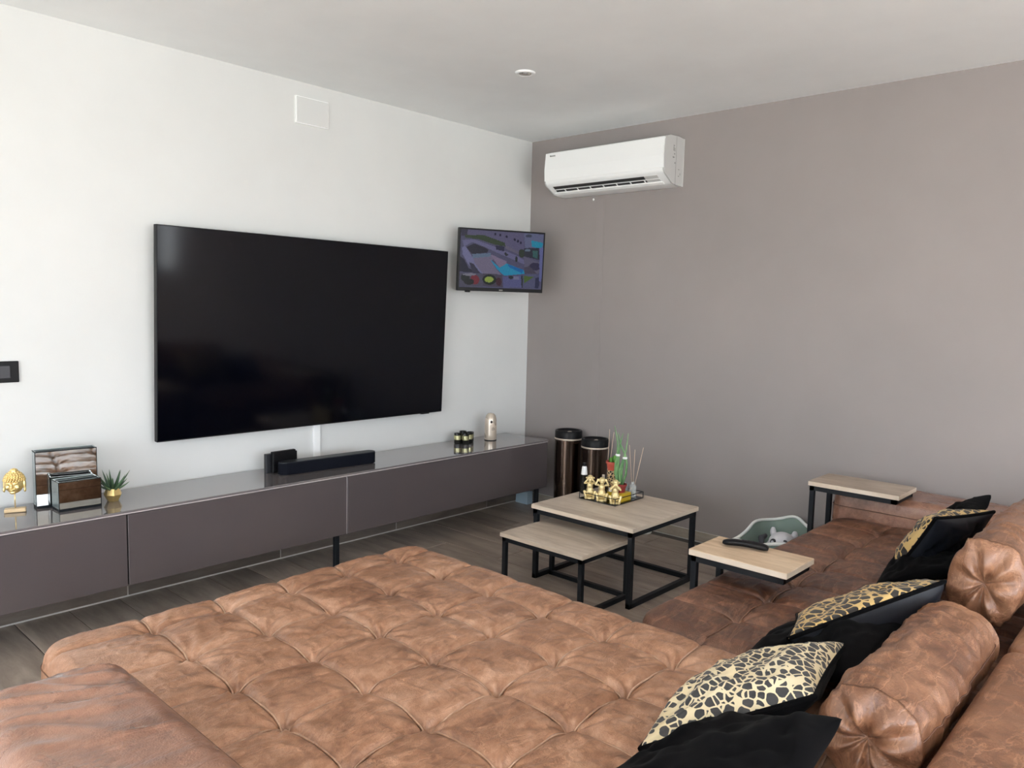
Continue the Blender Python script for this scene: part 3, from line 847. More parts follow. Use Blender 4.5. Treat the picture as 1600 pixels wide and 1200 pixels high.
fs = [(i * (NY + 1) + j, i * (NY + 1) + j + 1, (i + 1) * (NY + 1) + j + 1, (i + 1) * (NY + 1) + j) for i in range(NX) for j in range(NY)]
me.from_pydata(vs, [], fs)
ca = me.color_attributes.new('picture', 'FLOAT_COLOR', 'CORNER')
c = (img / 255.0).reshape(-1, 3); c = np.where(c <= 0.04045, c / 12.92, ((c + 0.055) / 1.055) ** 2.4)
cc = np.ones((len(fs), 4, 4)); cc[:, :, :3] = c[:, None, :]
ca.data.foreach_set('color', cc.ravel())
ms = mat('lit_screen', (0.003, 0.003, 0.005), 0.3, spec=0.12); t = NT(ms)
at = t.n('Attribute', attribute_name='picture'); t.l(at.outputs['Color'], t.b.inputs['Emission Color']); t.b.inputs['Emission Strength'].default_value = 0.60
me.materials.append(ms)
so = bpy.data.objects.new('screen', me); COL.objects.link(so); so.parent = stv; so['label'] = 'lit screen with a grid of pool and parking camera pictures'
MB().box(sw / 2 - 0.012, sw / 2 + 0.012, -0.0015, 0.0, 0.006, 0.013, mat=sm).build('logo', M['grey_mark'], stv)
MB().box(0.055, 0.085, -0.002, 0.02, -0.009, 0.001, 0.002, 1, mat=sm).build('sensor', M['black_plastic'], stv)
a0 = sm @ Vector((sw / 2, 0.06, 0.17))
MB().tube([a0, (a0.x - 0.06, -0.10, a0.z), (a0.x - 0.10, -0.012, a0.z)], 0.012, 10).build('wall_arm', M['black_metal'], stv, smooth=True)
MB().box(a0.x - 0.15, a0.x - 0.05, -0.014, 0, a0.z - 0.06, a0.z + 0.06, 0.003, 1).build('wall_plate', M['black_metal'], stv)

# ------------------------------------------------------------------ wall details
p = thing('access_panel', 'white square access panel high on the white wall', 'panel', (-1.75, 0, 2.29))
MB().box(-1.851, -1.652, -0.010, 0, 2.289, 2.427, 0.001, 1).build('frame', M['white_plastic'], p)
MB().box(-1.846, -1.657, -0.0125, -0.006, 2.294, 2.422, 0.001, 1).build('hatch', M['white_wall'], p)
s = thing('light_switch', 'black double light switch plate at the left edge of the white wall', 'switch', (-3.19, 0, 1.06))
MB().box(-3.295, -3.137, -0.010, 0, 1.014, 1.101, 0.003, 2).build('plate', M['black_plastic'], s)
for xx in (-3.277, -3.221):
    MB().box(xx, xx + 0.052, -0.0145, -0.008, 1.032, 1.083, 0.0015, 1).build('rocker', mat('anthracite_rocker', (0.022, 0.022, 0.028), 0.35), s)

# air conditioner
ac = thing('air_conditioner', 'white wall mounted air conditioner near the ceiling on the grey wall', 'air conditioner', (0, -0.74, 2.1))
ya, yb = -1.19, -0.30
prof = [(0.0, 2.372), (-0.06, 2.377), (-0.15, 2.372), (-0.195, 2.358), (-0.205, 2.34), (-0.212, 2.25), (-0.2085, 2.185), (-0.207, 2.168), (-0.196, 2.153), (-0.115, 2.106), (-0.06, 2.098), (0.0, 2.098)]
MB().prism([(a, b) for a, b in prof], ya + 0.008, yb - 0.008, 'y').build('casing', M['white_plastic'], ac, smooth=True, angle=35)
for y0_, y1_ in ((ya, ya + 0.010), (yb - 0.010, yb)):
    MB().prism([(a * 1.0, b) for a, b in prof], y0_, y1_, 'y').build('side_panel', M['ac_side'], ac)
MB().prism([(-0.200, 2.352), (-0.207, 2.355), (-0.2175, 2.25), (-0.2135, 2.181), (-0.206, 2.181), (-0.206, 2.3)], ya + 0.004, yb - 0.002, 'y').build('front_panel', M['white_plastic'], ac)
nd = Vector((-0.15 + 0.08, 0, -0.0)).normalized()
# outlet slot follows the sloping underside
q0, q1 = Vector((-0.196, 0, 2.153)), Vector((-0.115, 0, 2.106))
sl = (q1 - q0); out = Vector((sl.z, 0, -sl.x)).normalized()
if out.z > 0: out = -out
def on_slope(t, o=0.0): return q0 + sl * t + out * o
def slope_box(y0_, y1_, t0, t1, o0, o1, mt, name, parent=ac, **k):
    a, b_, c_, d_ = on_slope(t0, o0), on_slope(t1, o0), on_slope(t1, o1), on_slope(t0, o1)
    return MB().prism([(a.x, a.z), (b_.x, b_.z), (c_.x, c_.z), (d_.x, d_.z)], y0_, y1_, 'y').build(name, mt, parent, **k)
slope_box(ya + 0.15, yb - 0.05, 0.14, 0.70, -0.02, 0.0012, M['dark_grille'], 'air_outlet')
slope_box(ya + 0.06, ya + 0.15, 0.14, 0.70, -0.02, 0.0012, M['ac_side'], 'outlet_end')
slope_box(ya + 0.05, yb - 0.03, 0.78, 1.0, -0.005, 0.005, M['white_plastic'], 'louvre')
slope_box(ya + 0.06, yb - 0.05, 0.42, 0.49, 0.0, 0.003, M['white_plastic'], 'louvre')
for i in range(7):
    yy = ya + 0.16 + i * (0.66 / 6.6)
    slope_box(yy, yy + 0.008, 0.48, 0.70, 0.0, 0.003, M['white_plastic'], 'vane')
MB().box(-0.219, -0.2115, yb - 0.052, yb - 0.046, 2.331, 2.338).build('logo', M['grey_mark'], ac)
lg = MB()
for i in range(5): lg.box(-0.2165, -0.209, yb - 0.060 - i * 0.006, yb - 0.0565 - i * 0.006, 2.332, 2.3365)
lg.build('logo', M['grey_mark'], ac)
for (dx, z_, w_, h_) in ((-0.110, 2.318, 0.012, 0.006), (-0.112, 2.300, 0.006, 0.024), (-0.100, 2.296, 0.005, 0.02), (-0.102, 2.272, 0.009, 0.008), (-0.112, 2.252, 0.018, 0.007), (-0.094, 2.222, 0.008, 0.009), (-0.05, 2.19, 0.012, 0.004), (-0.035, 2.165, 0.004, 0.012), (-0.05, 2.152, 0.012, 0.004)):
    MB().box(dx - w_ / 2, dx + w_ / 2, ya - 0.0006, ya + 0.001, z_ - h_ / 2, z_ + h_ / 2).build('side_print', M['grey_mark'], ac)
MB().box(-0.004, 0, ya - 0.004, yb + 0.004, 2.098, 2.372).build('mounting_plate', M['ac_side'], ac)
MB().box(-0.085, -0.083, ya - 0.0007, ya + 0.001, 2.10, 2.372).build('panel_joint', M['grey_mark'], ac)

tag(MB().box(-0.003, 0, -0.632, -0.575, 0.066, 2.07, 0.001, 1).build('cable_cover', M['grey_wall'], loc=(0, -0.6, 0.066)), 'faint taupe painted cable channel running down the grey wall below the air conditioner', 'cable cover')
h = MB(); h.ell((-0.006, -0.545, 2.072), (0.006, 0.006, 0.008))
tag(h.build('wall_plug', M['white_plastic'], loc=(0, -0.545, 2.066), smooth=True), 'tiny white wall plug just below the air conditioner', 'wall plug')

# ceiling spot
sp = thing('ceiling_spotlight', 'small round white recessed spotlight in the ceiling', 'light', (-1.216, -1.02, 2.5))
MB().lathe([(0.030, 2.4985), (0.034, 2.492), (0.045, 2.491), (0.050, 2.499), (0.050, 2.5005)], (-1.216, -1.02, 0), 32).build('ring', M['white_plastic'], sp, smooth=True)
MB().lathe([(0.0, 2.4995), (0.010, 2.4985), (0.022, 2.496), (0.0305, 2.4935), (0.0305, 2.5005)], (-1.216, -1.02, 0), 32).build('lamp', M['lamp_off'], sp, smooth=True)

# ------------------------------------------------------------------ nested coffee tables
def frame_table(label, x0, x1, y0, y1, zt, th, bar, mt, open_side):
    t = thing('coffee_table', label, 'table', ((x0 + x1) / 2, (y0 + y1) / 2, 0), 'nested coffee tables')
    mb = MB(); mb.box(x0, x1, y0, y1, zt - th, zt, 0.0015, 1); tt = mb.build('tabletop', mt, t)
    # joined boards of the top: fine recessed joints
    n = 3
    MB().box(x0 - 0.0008, x0 + 0.001, y0 + 0.001, y1 - 0.001, zt - th + 0.0015, zt - 0.002).build('edge_band', M['edge_wood'], tt)
    MB().box(x0 + 0.001, x1 - 0.001, y0 - 0.0008, y0 + 0.001, zt - th + 0.0015, zt - 0.002).build('edge_band', M['edge_wood'], tt)
    i = 0.008
    X0, X1, Y0, Y1 = x0 + i, x1 - i, y0 + i, y1 - i
    for a in (X0, X1 - bar):
        for b_ in (Y0, Y1 - bar):
            MB().box(a, a + bar, b_, b_ + bar, 0, zt - th, 0.0015, 1).build('leg', M['black_metal'], t)
    zr = zt - th
    f = MB()
    f.box(X0, X1, Y0, Y0 + bar, zr - bar, zr); f.box(X0, X1, Y1 - bar, Y1, zr - bar, zr)
    f.box(X0, X0 + bar, Y0, Y1, zr - bar, zr); f.box(X1 - bar, X1, Y0, Y1, zr - bar, zr)
    f.build('top_rail', M['black_metal'], t)
    for nm, bb in (('a', (X0, X1, Y0, Y0 + bar)), ('b', (X0, X1, Y1 - bar, Y1)), ('c', (X1 - bar, X1, Y0, Y1))):
        if nm == 'b' and zt < 0.33: continue
        MB().box(*bb, 0, bar, 0.001, 1).build('floor_rail', M['black_metal'], t)
    return t
frame_table('taller square coffee table with greywashed wood top and black metal frame, tray on it', -1.194, -0.603, -1.726, -1.115, 0.383, 0.022, 0.024, M['top_wood'], 'x')
frame_table('lower coffee table with greywashed wood top half tucked under the taller one', -1.450, -1.055, -1.640, -1.142, 0.293, 0.020, 0.022, M['top_wood'], 'x')

# C-shaped side tables reaching over the sofa seat
def c_table(label, x0, x1, y0, y1, zt, mt):
    t = thing('side_table', label, 'table', ((x0 + x1) / 2, y1, 0), 'c shaped side tables')
    th = 0.022; bar = 0.022
    tt = MB().box(x0, x1, y0, y1, zt - th, zt, 0.0015, 1).build('tabletop', mt, t)
    MB().box(x0 - 0.0008, x0 + 0.001, y0 + 0.001, y1 - 0.001, zt - th + 0.0015, zt - 0.002).build('edge_band', M['edge_wood'], tt)
    MB().box(x0 + 0.001, x1 - 0.001, y0 - 0.0008, y0 + 0.001, zt - th + 0.0015, zt - 0.002).build('edge_band', M['edge_wood'], tt)
    X0, X1, Y0, Y1 = x0 + 0.006, x1 - 0.006, y0 + 0.012, y1 - 0.006
    for a in (X0, X1 - bar):
        MB().box(a, a + bar, Y1 - bar, Y1, 0, zt - th, 0.0015, 1).build('leg', M['black_metal'], t)
        MB().box(a, a + bar, Y0, Y1 - bar, 0, bar, 0.001, 1).build('floor_rail', M['black_metal'], t)
    f = MB()
    f.box(X0, X0 + bar, Y0, Y1, zt - th - bar, zt - th); f.box(X1 - bar, X1, Y0, Y1, zt - th - bar, zt - th)
    f.box(X0, X1, Y0, Y0 + bar, zt - th - bar, zt - th); f.box(X0, X1, Y1 - bar, Y1, zt - th - bar, zt - th)
    f.build('top_rail', M['black_metal'], t)
    MB().box(X0 + bar, X1 - bar, Y0, Y0 + bar, 0, bar, 0.001, 1).build('floor_rail', M['black_metal'], t)
    return t
c_table('lower c shaped side table with pale wood top holding a remote control', -1.657, -1.430, -2.632, -2.270, 0.52, M['c_wood'])
c_table('taller empty c shaped side table with wood top by the grey wall', -0.462, -0.205, -2.622, -2.218, 0.58, M['far_wood'])

# remote control
r = thing('remote_control', 'slim curved black remote control on the lower c shaped side table', 'remote control', (-1.50, -2.41, 0.52))
n = 24; ra, rb = Vector((-1.527, -2.335, 0.0)), Vector((-1.482, -2.488, 0.0))
dv = (rb - ra).normalized(); sv = Vector((-dv.y, dv.x, 0))
vs = []; fs = []; K = 12
for i in range(n + 1):
    t_ = i / n; c_ = ra.lerp(rb, t_); zc = 0.520 + 0.013 + 0.006 * math.sin(PI * t_)
    wd = 0.0185 * (1 - 0.25 * (2 * t_ - 1) ** 6) * (0.85 + 0.25 * t_)
    tk = 0.011 * (1 - 0.5 * (2 * t_ - 1) ** 8)
    for k in range(K):
        a_ = 2 * PI * k / K
        q_ = c_ + sv * (wd * math.copysign(abs(math.cos(a_)) ** 0.6, math.cos(a_)))
        vs.append((q_.x, q_.y, max(0.5205, zc + tk * math.copysign(abs(math.sin(a_)) ** 0.7, math.sin(a_)))))
for i in range(n):
    for k in range(K):
        k2 = (k + 1) % K; fs.append((i * K + k, i * K + k2, (i + 1) * K + k2, (i + 1) * K + k))
fs.append(tuple(range(K))[::-1]); fs.append(tuple(n * K + k for k in range(K)))
MB().add(vs, fs).build('body', M['black_plastic'], r, smooth=True)
for i, t_ in enumerate((0.2, 0.32, 0.44, 0.56, 0.68)):
    c_ = ra.lerp(rb, t_); zc = 0.520 + 0.023 + 0.006 * math.sin(PI * t_)
    MB().ell((c_.x, c_.y, zc), (0.005, 0.005, 0.0025)).build('button', M['speaker_top'], r, smooth=True)

# ------------------------------------------------------------------ items on the cabinet
# golden head ornament
bh = thing('head_ornament', 'golden serene head ornament with bun of curls on a thin rod and wooden base', 'ornament', (-3.203, -0.14, ZT))
bc_ = Vector((-3.203, -0.14, ZT))
fdir = Vector((-0.55, -0.83, 0)).normalized(); rdir = Vector((-fdir.y, fdir.x, 0))
Rf = Matrix(((rdir.x, -fdir.x, 0), (rdir.y, -fdir.y, 0), (0, 0, 1)))     # local x right, y back, z up
def L2(x_, y_, z_): return bc_ + Rf @ Vector((x_, y_, z_))
bm_ = Matrix.Translation(bc_) @ Matrix(((1, 0, 0), (0, 1, 0), (0, 0, 1))).to_4x4()
MB().box(-0.037, 0.037, -0.017, 0.017, 0.001, 0.016, 0.003, 2, mat=Matrix.Translation(bc_) @ Rf.to_4x4() @ Matrix.Rotation(0.25, 4, 'Z')).build('base', M['pale_wood'], bh)
MB().tube([L2(0, 0, 0.015), L2(0, 0, 0.085)], 0.0022, 8).build('rod', M['gold'], bh, smooth=True)
HZ = 0.118
g = MB()
g.ell(L2(0, 0, HZ), (0.034, 0.030, 0.042), Rf, 24, 16)
g.ell(L2(0, -0.004, HZ - 0.018), (0.026, 0.024, 0.024), Rf, 18, 12)
g.ell(L2(0, -0.020, HZ - 0.034), (0.011, 0.009, 0.008), Rf)
g.ell(L2(0, -0.030, HZ - 0.006), (0.0045, 0.007, 0.013), Rf)
g.ell(L2(0, -0.033, HZ - 0.014), (0.007, 0.006, 0.004), Rf)
for s_ in (-1, 1):
    g.ell(L2(s_ * 0.014, -0.0245, HZ + 0.002), (0.009, 0.006, 0.0042), Rf)
    g.tube([L2(s_ * 0.004, -0.029, HZ + 0.007), L2(s_ * 0.013, -0.030, HZ + 0.012), L2(s_ * 0.024, -0.022, HZ + 0.007)], 0.0016, 6)
    g.ell(L2(s_ * 0.017, -0.020, HZ - 0.014), (0.010, 0.009, 0.011), Rf)
    g.ell(L2(s_ * 0.036, 0.002, HZ - 0.008), (0.005, 0.007, 0.022), Rf)
    g.ell(L2(s_ * 0.037, 0.000, HZ - 0.028), (0.005, 0.006, 0.010), Rf)
g.ell(L2(0, -0.0285, HZ - 0.0225), (0.0095, 0.005, 0.0022), Rf)
g.ell(L2(0, -0.0275, HZ - 0.0265), (0.0075, 0.005, 0.0024), Rf)
g.build('head', M['gold'], bh, smooth=True, remesh=0.0016)
g = MB()
for i in range(7):
    zc = 0.012 + i * 0.0062
    if i < 5: rr_ = math.sqrt(max(0.0, 1 - (zc / 0.048) ** 2)) * 0.037
    else: rr_ = 0.016 - (i - 5) * 0.007
    nn = max(5, int(rr_ / 0.0015)); nn = min(nn, 24)
    zz = zc if i < 5 else 0.043 + (i - 5) * 0.009
    for k in range(nn):
        a_ = 2 * PI * (k + 0.5 * (i % 2)) / nn
        g.ell(L2(rr_ * math.cos(a_), rr_ * 0.92 * math.sin(a_), HZ + zz), (0.0048, 0.0048, 0.0044), None, 7, 5)
g.ell(L2(0, 0, HZ + 0.02), (0.033, 0.030, 0.028), Rf); g.ell(L2(0, 0, HZ + 0.046), (0.014, 0.014, 0.013), Rf)
g.build('hair_curls', M['gold'], bh, smooth=True)

# mirrored box candle holders
def mirror_box(label, fl_, fr_, depth, z0, z1, divider=False):
    """front left and front right corners on the cabinet top"""
    a, b_ = Vector((*fl_, 0)), Vector((*fr_, 0))
    e_ = (b_ - a); W = e_.length; e_ = e_.normalized(); n_ = Vector((-e_.y, e_.x, 0))
    if n_.y < 0: n_ = -n_
    mm = Matrix(((e_.x, n_.x, 0, a.x), (e_.y, n_.y, 0, a.y), (0, 0, 1, 0), (0, 0, 0, 1)))
    t = thing('candle_box', label, 'candle holder', tuple(a.lerp(b_, 0.5) + n_ * depth / 2 + Vector((0, 0, z0))), 'mirrored candle boxes')
    th = 0.006
    MB().box(0, W, 0, depth, z0, z0 + 0.010, 0.0006, 1, mat=mm).build('base', M['mirror_edge'], t)
    MB().box(0, W, 0, th, z0 + 0.010, z1, 0.0012, 1, mat=mm).build('front_mirror', M['mirror'], t)
    MB().box(0, th, th, depth - th, z0 + 0.010, z1, 0.0006, 1, mat=mm).build('side_panel', M['side_glass'], t)
    MB().box(W - th, W, th, depth - th, z0 + 0.010, z1, 0.0006, 1, mat=mm).build('side_panel', M['side_glass'], t)
    MB().box(0, W, depth - th, depth, z0 + 0.010, z1, 0.0006, 1, mat=mm).build('back_panel', M['side_glass'], t)
    k = MB()
    k.box(-0.0006, W + 0.0006, -0.0008, 0.0012, z1 - 0.0025, z1 + 0.0006, mat=mm)
    k.box(-0.0006, 0.0018, -0.0008, depth, z1 - 0.0025, z1 + 0.0006, mat=mm)
    k.box(-0.0006, 0.0018, -0.0008, 0.0012, z0, z1, mat=mm); k.box(W - 0.0018, W + 0.0006, -0.0008, 0.0012, z0, z1, mat=mm)
    k.box(th, W - th, th, depth - th, z1 - 0.006, z1 - 0.003, mat=mm)  # dark sheet just under the open top, stands in for shade inside
    if divider: k.box(0, W, depth * 0.48, depth * 0.52, z1 - 0.006, z1 + 0.0008, mat=mm)
    k.build('dark_rim_and_shade', M['mirror_edge'], t)
    if divider: MB().box(th, W - th, depth * 0.48, depth * 0.50, z1 - 0.003, z1 + 0.001, mat=mm).build('divider', M['side_glass'], t)
    return t
mirror_box('tall mirrored box candle holder standing against the white wall beside the golden head', (-3.131, -0.150), (-2.908, -0.175), 0.062, ZT, ZT + 0.232)
mirror_box('small low mirrored box candle holder in front of the tall one', (-3.083, -0.262), (-2.925, -0.265), 0.088, ZT, ZT + 0.120, True)

# succulent in gold pot
sg = thing('potted_succulent', 'small spiky succulent in a faceted golden pot on the cabinet', 'plant', (-2.858, -0.205, ZT))
pc = Vector((-2.858, -0.205, ZT))
MB().lathe([(0.0, 0.0), (0.022, 0.0), (0.036, 0.028), (0.026, 0.054), (0.022, 0.053), (0.0, 0.047)], pc, 7).build('pot', M['gold'], sg)
MB().lathe([(0.0, 0.0495), (0.0225, 0.0495), (0.0225, 0.047), (0, 0.047)], pc, 16).build('soil', M['soil'], sg)
def blade(mb, base, d, length, wid, curve, n=7, thick=0.35):
    d = Vector(d).normalized(); up = Vector((0, 0, 1))
    pts = []; rs = []
    for i in range(n + 1):
        t_ = i / n
        p_ = Vector(base) + d * length * t_ + up * curve * length * (t_ ** 2)
        pts.append(p_); rs.append(max(0.0004, wid * (1 - t_) ** 0.7 * (0.7 + 0.6 * min(1, t_ * 4))))
    mb.tube(pts, rs, 6)
k = 0
for ring_n, el, ln in ((7, 0.30, 0.070), (7, 0.75, 0.078), (5, 1.15, 0.075)):
    for i in range(ring_n):
        a_ = 2 * PI * (i + 0.5 * (k % 2)) / ring_n + 0.3
        lf = MB(); blade(lf, pc + Vector((0.008 * math.cos(a_), 0.008 * math.sin(a_), 0.048)), (math.cos(a_) * math.cos(el), math.sin(a_) * math.cos(el), math.sin(el)), ln * random.uniform(0.85, 1.1), 0.0055, 0.25)
        lf.build('leaf', M['leaf_dark'], sg, smooth=True)
    k += 1

# soundbar
sb = thing('soundbar', 'black rounded soundbar on the cabinet below the large television', 'speaker', (-1.8, -0.22, ZT))
s0, s1 = Vector((-2.085, -0.222, 0)), Vector((-1.53, -0.262, 0))
e_ = (s1 - s0).normalized(); mm = Matrix(((e_.x, -e_.y, 0, s0.x), (e_.y, e_.x, 0, s0.y), (0, 0, 1, ZT + 0.001), (0, 0, 0, 1)))
W = (s1 - s0).length
def stadium(l_, hw, n=12):
    P = []
    for i in range(n + 1):
        a_ = -PI / 2 + PI * i / n; P.append((l_ - hw + hw * math.cos(a_), hw * math.sin(a_)))
    for i in range(n + 1):
        a_ = PI / 2 + PI * i / n; P.append((hw + hw * math.cos(a_), hw * math.sin(a_)))
    return P
def stad(z0, z1, inset, name, mt):
    m = MB(); pl_ = [(x_, y_) for x_, y_ in stadium(W, 0.034 - inset)] if inset == 0 else [(x_ * (W - 2 * inset) / W + inset, y_) for x_, y_ in stadium(W, 0.034 - inset)]
    m.prism(pl_, z0, z1, 'z'); m.v = [tuple(mm @ Vector(v)) for v in m.v]
    return m.build(name, mt, sb)
stad(0.004, 0.060, 0, 'grille', M['black_cloth'])
stad(0.060, 0.064, 0.0015, 'top_plate', M['speaker_top'])
stad(0.0, 0.004, 0.006, 'foot', M['black_plastic'])

# two small black boxes behind the soundbar
ro = thing('media_box', 'flat black box standing upright behind the left end of the soundbar', 'electronic box', (-2.03, -0.12, ZT))
mm2 = Matrix.Translation((-2.085, -0.165, ZT)) @ Matrix.Rotation(0.03, 4, 'Z')
MB().box(0.0, 0.135, 0.0, 0.020, 0, 0.108, 0.004, 2, mat=mm2).build('front_box', M['black_plastic'], ro)
MB().box(0.004, 0.142, -0.001, 0.018, 0.012, 0.100, 0.003, 2, mat=mm2).build('side_ridge', M['black_plastic'], ro)
MB().box(-0.022, 0.11, 0.022, 0.045, 0, 0.096, 0.003, 2, mat=mm2).build('rear_box', M['speaker_top'], ro)

# tealight holder cluster
cd = thing('tealight_cluster', 'cluster of small dark glass tealight holders with gold pattern on the cabinet', 'candle holder', (-0.735, -0.145, ZT))
for (dx, dy, hh) in ((-0.050, 0.012, 0.066), (-0.022, -0.030, 0.066), (0.004, 0.020, 0.074), (0.026, -0.014, 0.068), (0.058, 0.010, 0.064)):
    c0 = Vector((-0.735 + dx, -0.145 + dy, ZT))
    gl = MB().lathe([(0.0, 0.0), (0.020, 0.0), (0.0225, 0.006), (0.0225, hh), (0.0205, hh), (0.0205, 0.03), (0, 0.03)], c0, 20).build('glass_cup', M['black_glass'], cd, smooth=True, angle=40)
    MB().lathe([(0.0227, 0.025), (0.0229, 0.028), (0.0229, hh - 0.016), (0.0227, hh - 0.013)], c0, 20).build('gold_band', M['candle_gold'], gl, smooth=True)

# air freshener
af = thing('air_freshener', 'champagne coloured rounded automatic air freshener on the cabinet near the corner', 'air freshener', (-0.528, -0.17, ZT))
c0 = Vector((-0.528, -0.17, ZT))
MB().lathe([(0.0, 0.0), (0.034, 0.0), (0.038, 0.006), (0.039, 0.04), (0.039, 0.10), (0.037, 0.135), (0.031, 0.160), (0.020, 0.173), (0.0, 0.177)], c0, 32).build('body', M['champagne'], af, smooth=True)
nz_dir = Vector((-0.62, -0.78, 0)).normalized()
MB().ell(c0 + nz_dir * 0.0355 + Vector((0, 0, 0.123)), (0.0075, 0.0075, 0.010)).build('nozzle', M['black_plastic'], af, smooth=True)
MB().lathe([(0.0395, 0.0), (0.0395, 0.004), (0.034, 0.005)], c0, 32).build('foot_ring', M['black_plastic'], af, smooth=True)

# box beneath the cabinet
tag(MB().prism([(-0.025, 0.001), (-0.135, 0.001), (-0.135, 0.088), (-0.03, 0.080)], -0.110, -0.055, 'x').build('small_box', M['pale_blue'], loc=(-0.08, -0.08, 0)), 'small pale blue box on the floor under the right end of the cabinet', 'box')
# white disc by the wall under the tables
wd_ = thing('robot_dock', 'small white round disc on the floor by the baseboard, seen under the taller table', 'disc', (-0.075, -1.07, 0))
MB().lathe([(0, 0.0), (0.045, 0.0), (0.05, 0.006), (0.048, 0.014), (0.03, 0.018), (0, 0.018)], (-0.075, -1.07, 0), 28).build('body', M['white_plastic'], wd_, smooth=True)
MB().box(-0.115, -0.095, -1.045, -1.02, 0.0, 0.02, 0.003, 1).build('cable_plug', M['black_plastic'], wd_)

# ------------------------------------------------------------------ bronze bins
def metal_bin(label, cx_, cy_, rr, hh):
    t = thing('trash_can', label, 'bin', (cx_, cy_, 0), 'bronze bins with black lids')
    c0 = Vector((cx_, cy_, 0))
    MB().lathe([(0, 0.012), (rr, 0.012), (rr, hh - 0.05), (rr - 0.003, hh - 0.048)], c0, 48).build('body', M['bronze'], t, smooth=True, angle=40)
    MB().lathe([(0, 0.0), (rr * 0.97, 0.0), (rr * 1.01, 0.004), (rr * 1.01, 0.016), (rr, 0.018)], c0, 48).build('base_ring', M['black_plastic'], t, smooth=True, angle=40)
    MB().lathe([(rr - 0.001, hh - 0.060), (rr + 0.002, hh - 0.058), (rr + 0.002, hh - 0.050), (rr - 0.001, hh - 0.048)], c0, 48).build('steel_band', M['champagne'], t, smooth=True)
    ld = MB().lathe([(rr - 0.002, hh - 0.050), (rr + 0.001, hh - 0.048), (rr + 0.001, hh - 0.006), (rr - 0.004, hh), (rr - 0.012, hh - 0.001), (rr - 0.02, hh - 0.012), (rr * 0.3, hh - 0.016), (0, hh - 0.016)], c0, 48).build('lid', M['black_plastic'], t, smooth=True, angle=40)
    MB().ell(c0 + Vector((0.01, 0.0, hh - 0.014)), (0.018, 0.012, 0.006)).build('knob', M['champagne'], ld, smooth=True)
    return t
metal_bin('taller bronze cylindrical bin with black lid in the corner, next to the cabinet', -0.125, -0.495, 0.089, 0.575)
metal_bin('shorter bronze cylindrical bin with black lid behind the tray of figurines', -0.125, -0.712, 0.086, 0.548)

# ------------------------------------------------------------------ tray and its contents
ZZ = 0.383
TX0, TX1, TY0, TY1 = -0.925, -0.672, -1.437, -1.212
tr = thing('wire_tray', 'rectangular black wire tray with glass bottom on the taller coffee table', 'tray', ((TX0 + TX1) / 2, (TY0 + TY1) / 2, ZZ))
MB().box(TX0, TX1, TY0, TY1, ZZ + 0.002, ZZ + 0.006, 0.001, 1).build('bottom', M['black_glass'], tr)
wf = MB(); rw = 0.0023
for zz in (ZZ + 0.004, ZZ + 0.036):
    for a, b_ in (((TX0, TY0), (TX1, TY0)), ((TX1, TY0), (TX1, TY1)), ((TX1, TY1), (TX0, TY1)), ((TX0, TY1), (TX0, TY0))):
        wf.tube([(a[0], a[1], zz), (b_[0], b_[1], zz)], rw, 6)
for a in ((TX0, TY0), (TX1, TY0), (TX1, TY1), (TX0, TY1)): wf.tube([(a[0], a[1], ZZ + 0.0023), (a[0], a[1], ZZ + 0.036)], rw, 6)
wf.build('wire_frame', M['black_metal'], tr, smooth=True)
TZ = ZZ + 0.006

def monkey(label, c, pose, face):
    """seated figurine; face = direction it looks (radians)"""
    c = Vector((c[0], c[1], TZ)); R = Matrix.Rotation(face + PI / 2, 3, 'Z')     # local -y is the front
    t = thing('monkey_figurine', label, 'figurine', tuple(c), 'three golden seated monkey figurines')
    P = lambda x_, y_, z_: c + R @ Vector((x_, y_, z_)) * 1.08
    g = MB()
    g.ell(P(0, 0.004, 0.030), (0.021, 0.020, 0.030), R, 14, 10)
    g.ell(P(0, 0.002, 0.060), (0.017, 0.015, 0.024), R, 14, 10)
    g.ell(P(0, -0.002, 0.096), (0.0165, 0.0165, 0.018), R, 16, 10)
    g.ell(P(0, -0.015, 0.090), (0.009, 0.008, 0.008), R)
    g.ell(P(0, -0.004, 0.078), (0.010, 0.010, 0.010), R)
    for s_ in (-1, 1):
        g.ell(P(s_ * 0.018, 0.002, 0.097), (0.004, 0.003, 0.006), R)
        g.tube([P(s_ * 0.012, 0.0, 0.016), P(s_ * 0.026, -0.018, 0.034), P(s_ * 0.018, -0.028, 0.008)], [0.012, 0.0085, 0.006], 8)
        g.ell(P(s_ * 0.018, -0.032, 0.006), (0.007, 0.011, 0.006), R)
        sh_ = P(s_ * 0.016, 0.0, 0.074)
        if pose == 'eyes': hand = P(s_ * 0.007, -0.019, 0.100); el_ = P(s_ * 0.026, -0.016, 0.074)
        elif pose == 'ears': hand = P(s_ * 0.019, -0.004, 0.098); el_ = P(s_ * 0.031, -0.006, 0.074)
        else: hand = P(s_ * 0.004, -0.022, 0.089); el_ = P(s_ * 0.024, -0.020, 0.066)
        g.tube([sh_, el_, hand], [0.0075, 0.0058, 0.005], 8)
        g.ell(hand, (0.007, 0.005, 0.008), R)
    g.build('figure', M['gold_pale'], t, smooth=True, remesh=0.0022)
    MB().lathe([(0, 0.0), (0.028, 0.0), (0.029, 0.004), (0.027, 0.008), (0, 0.008)], c + R @ Vector((0, -0.006, 0)), 16).build('base', M['gold_pale'], t, smooth=True)
    return t
fa = math.atan2(-2.3, -3.2)
monkey('golden monkey figurine covering its eyes, leftmost on the wire tray', (-0.890, -1.252), 'eyes', fa)
monkey('golden monkey figurine covering its ears, middle of the three on the tray', (-0.886, -1.325), 'ears', fa)
monkey('golden monkey figurine covering its mouth, rightmost near the tray corner', (-0.880, -1.405), 'mouth', fa)

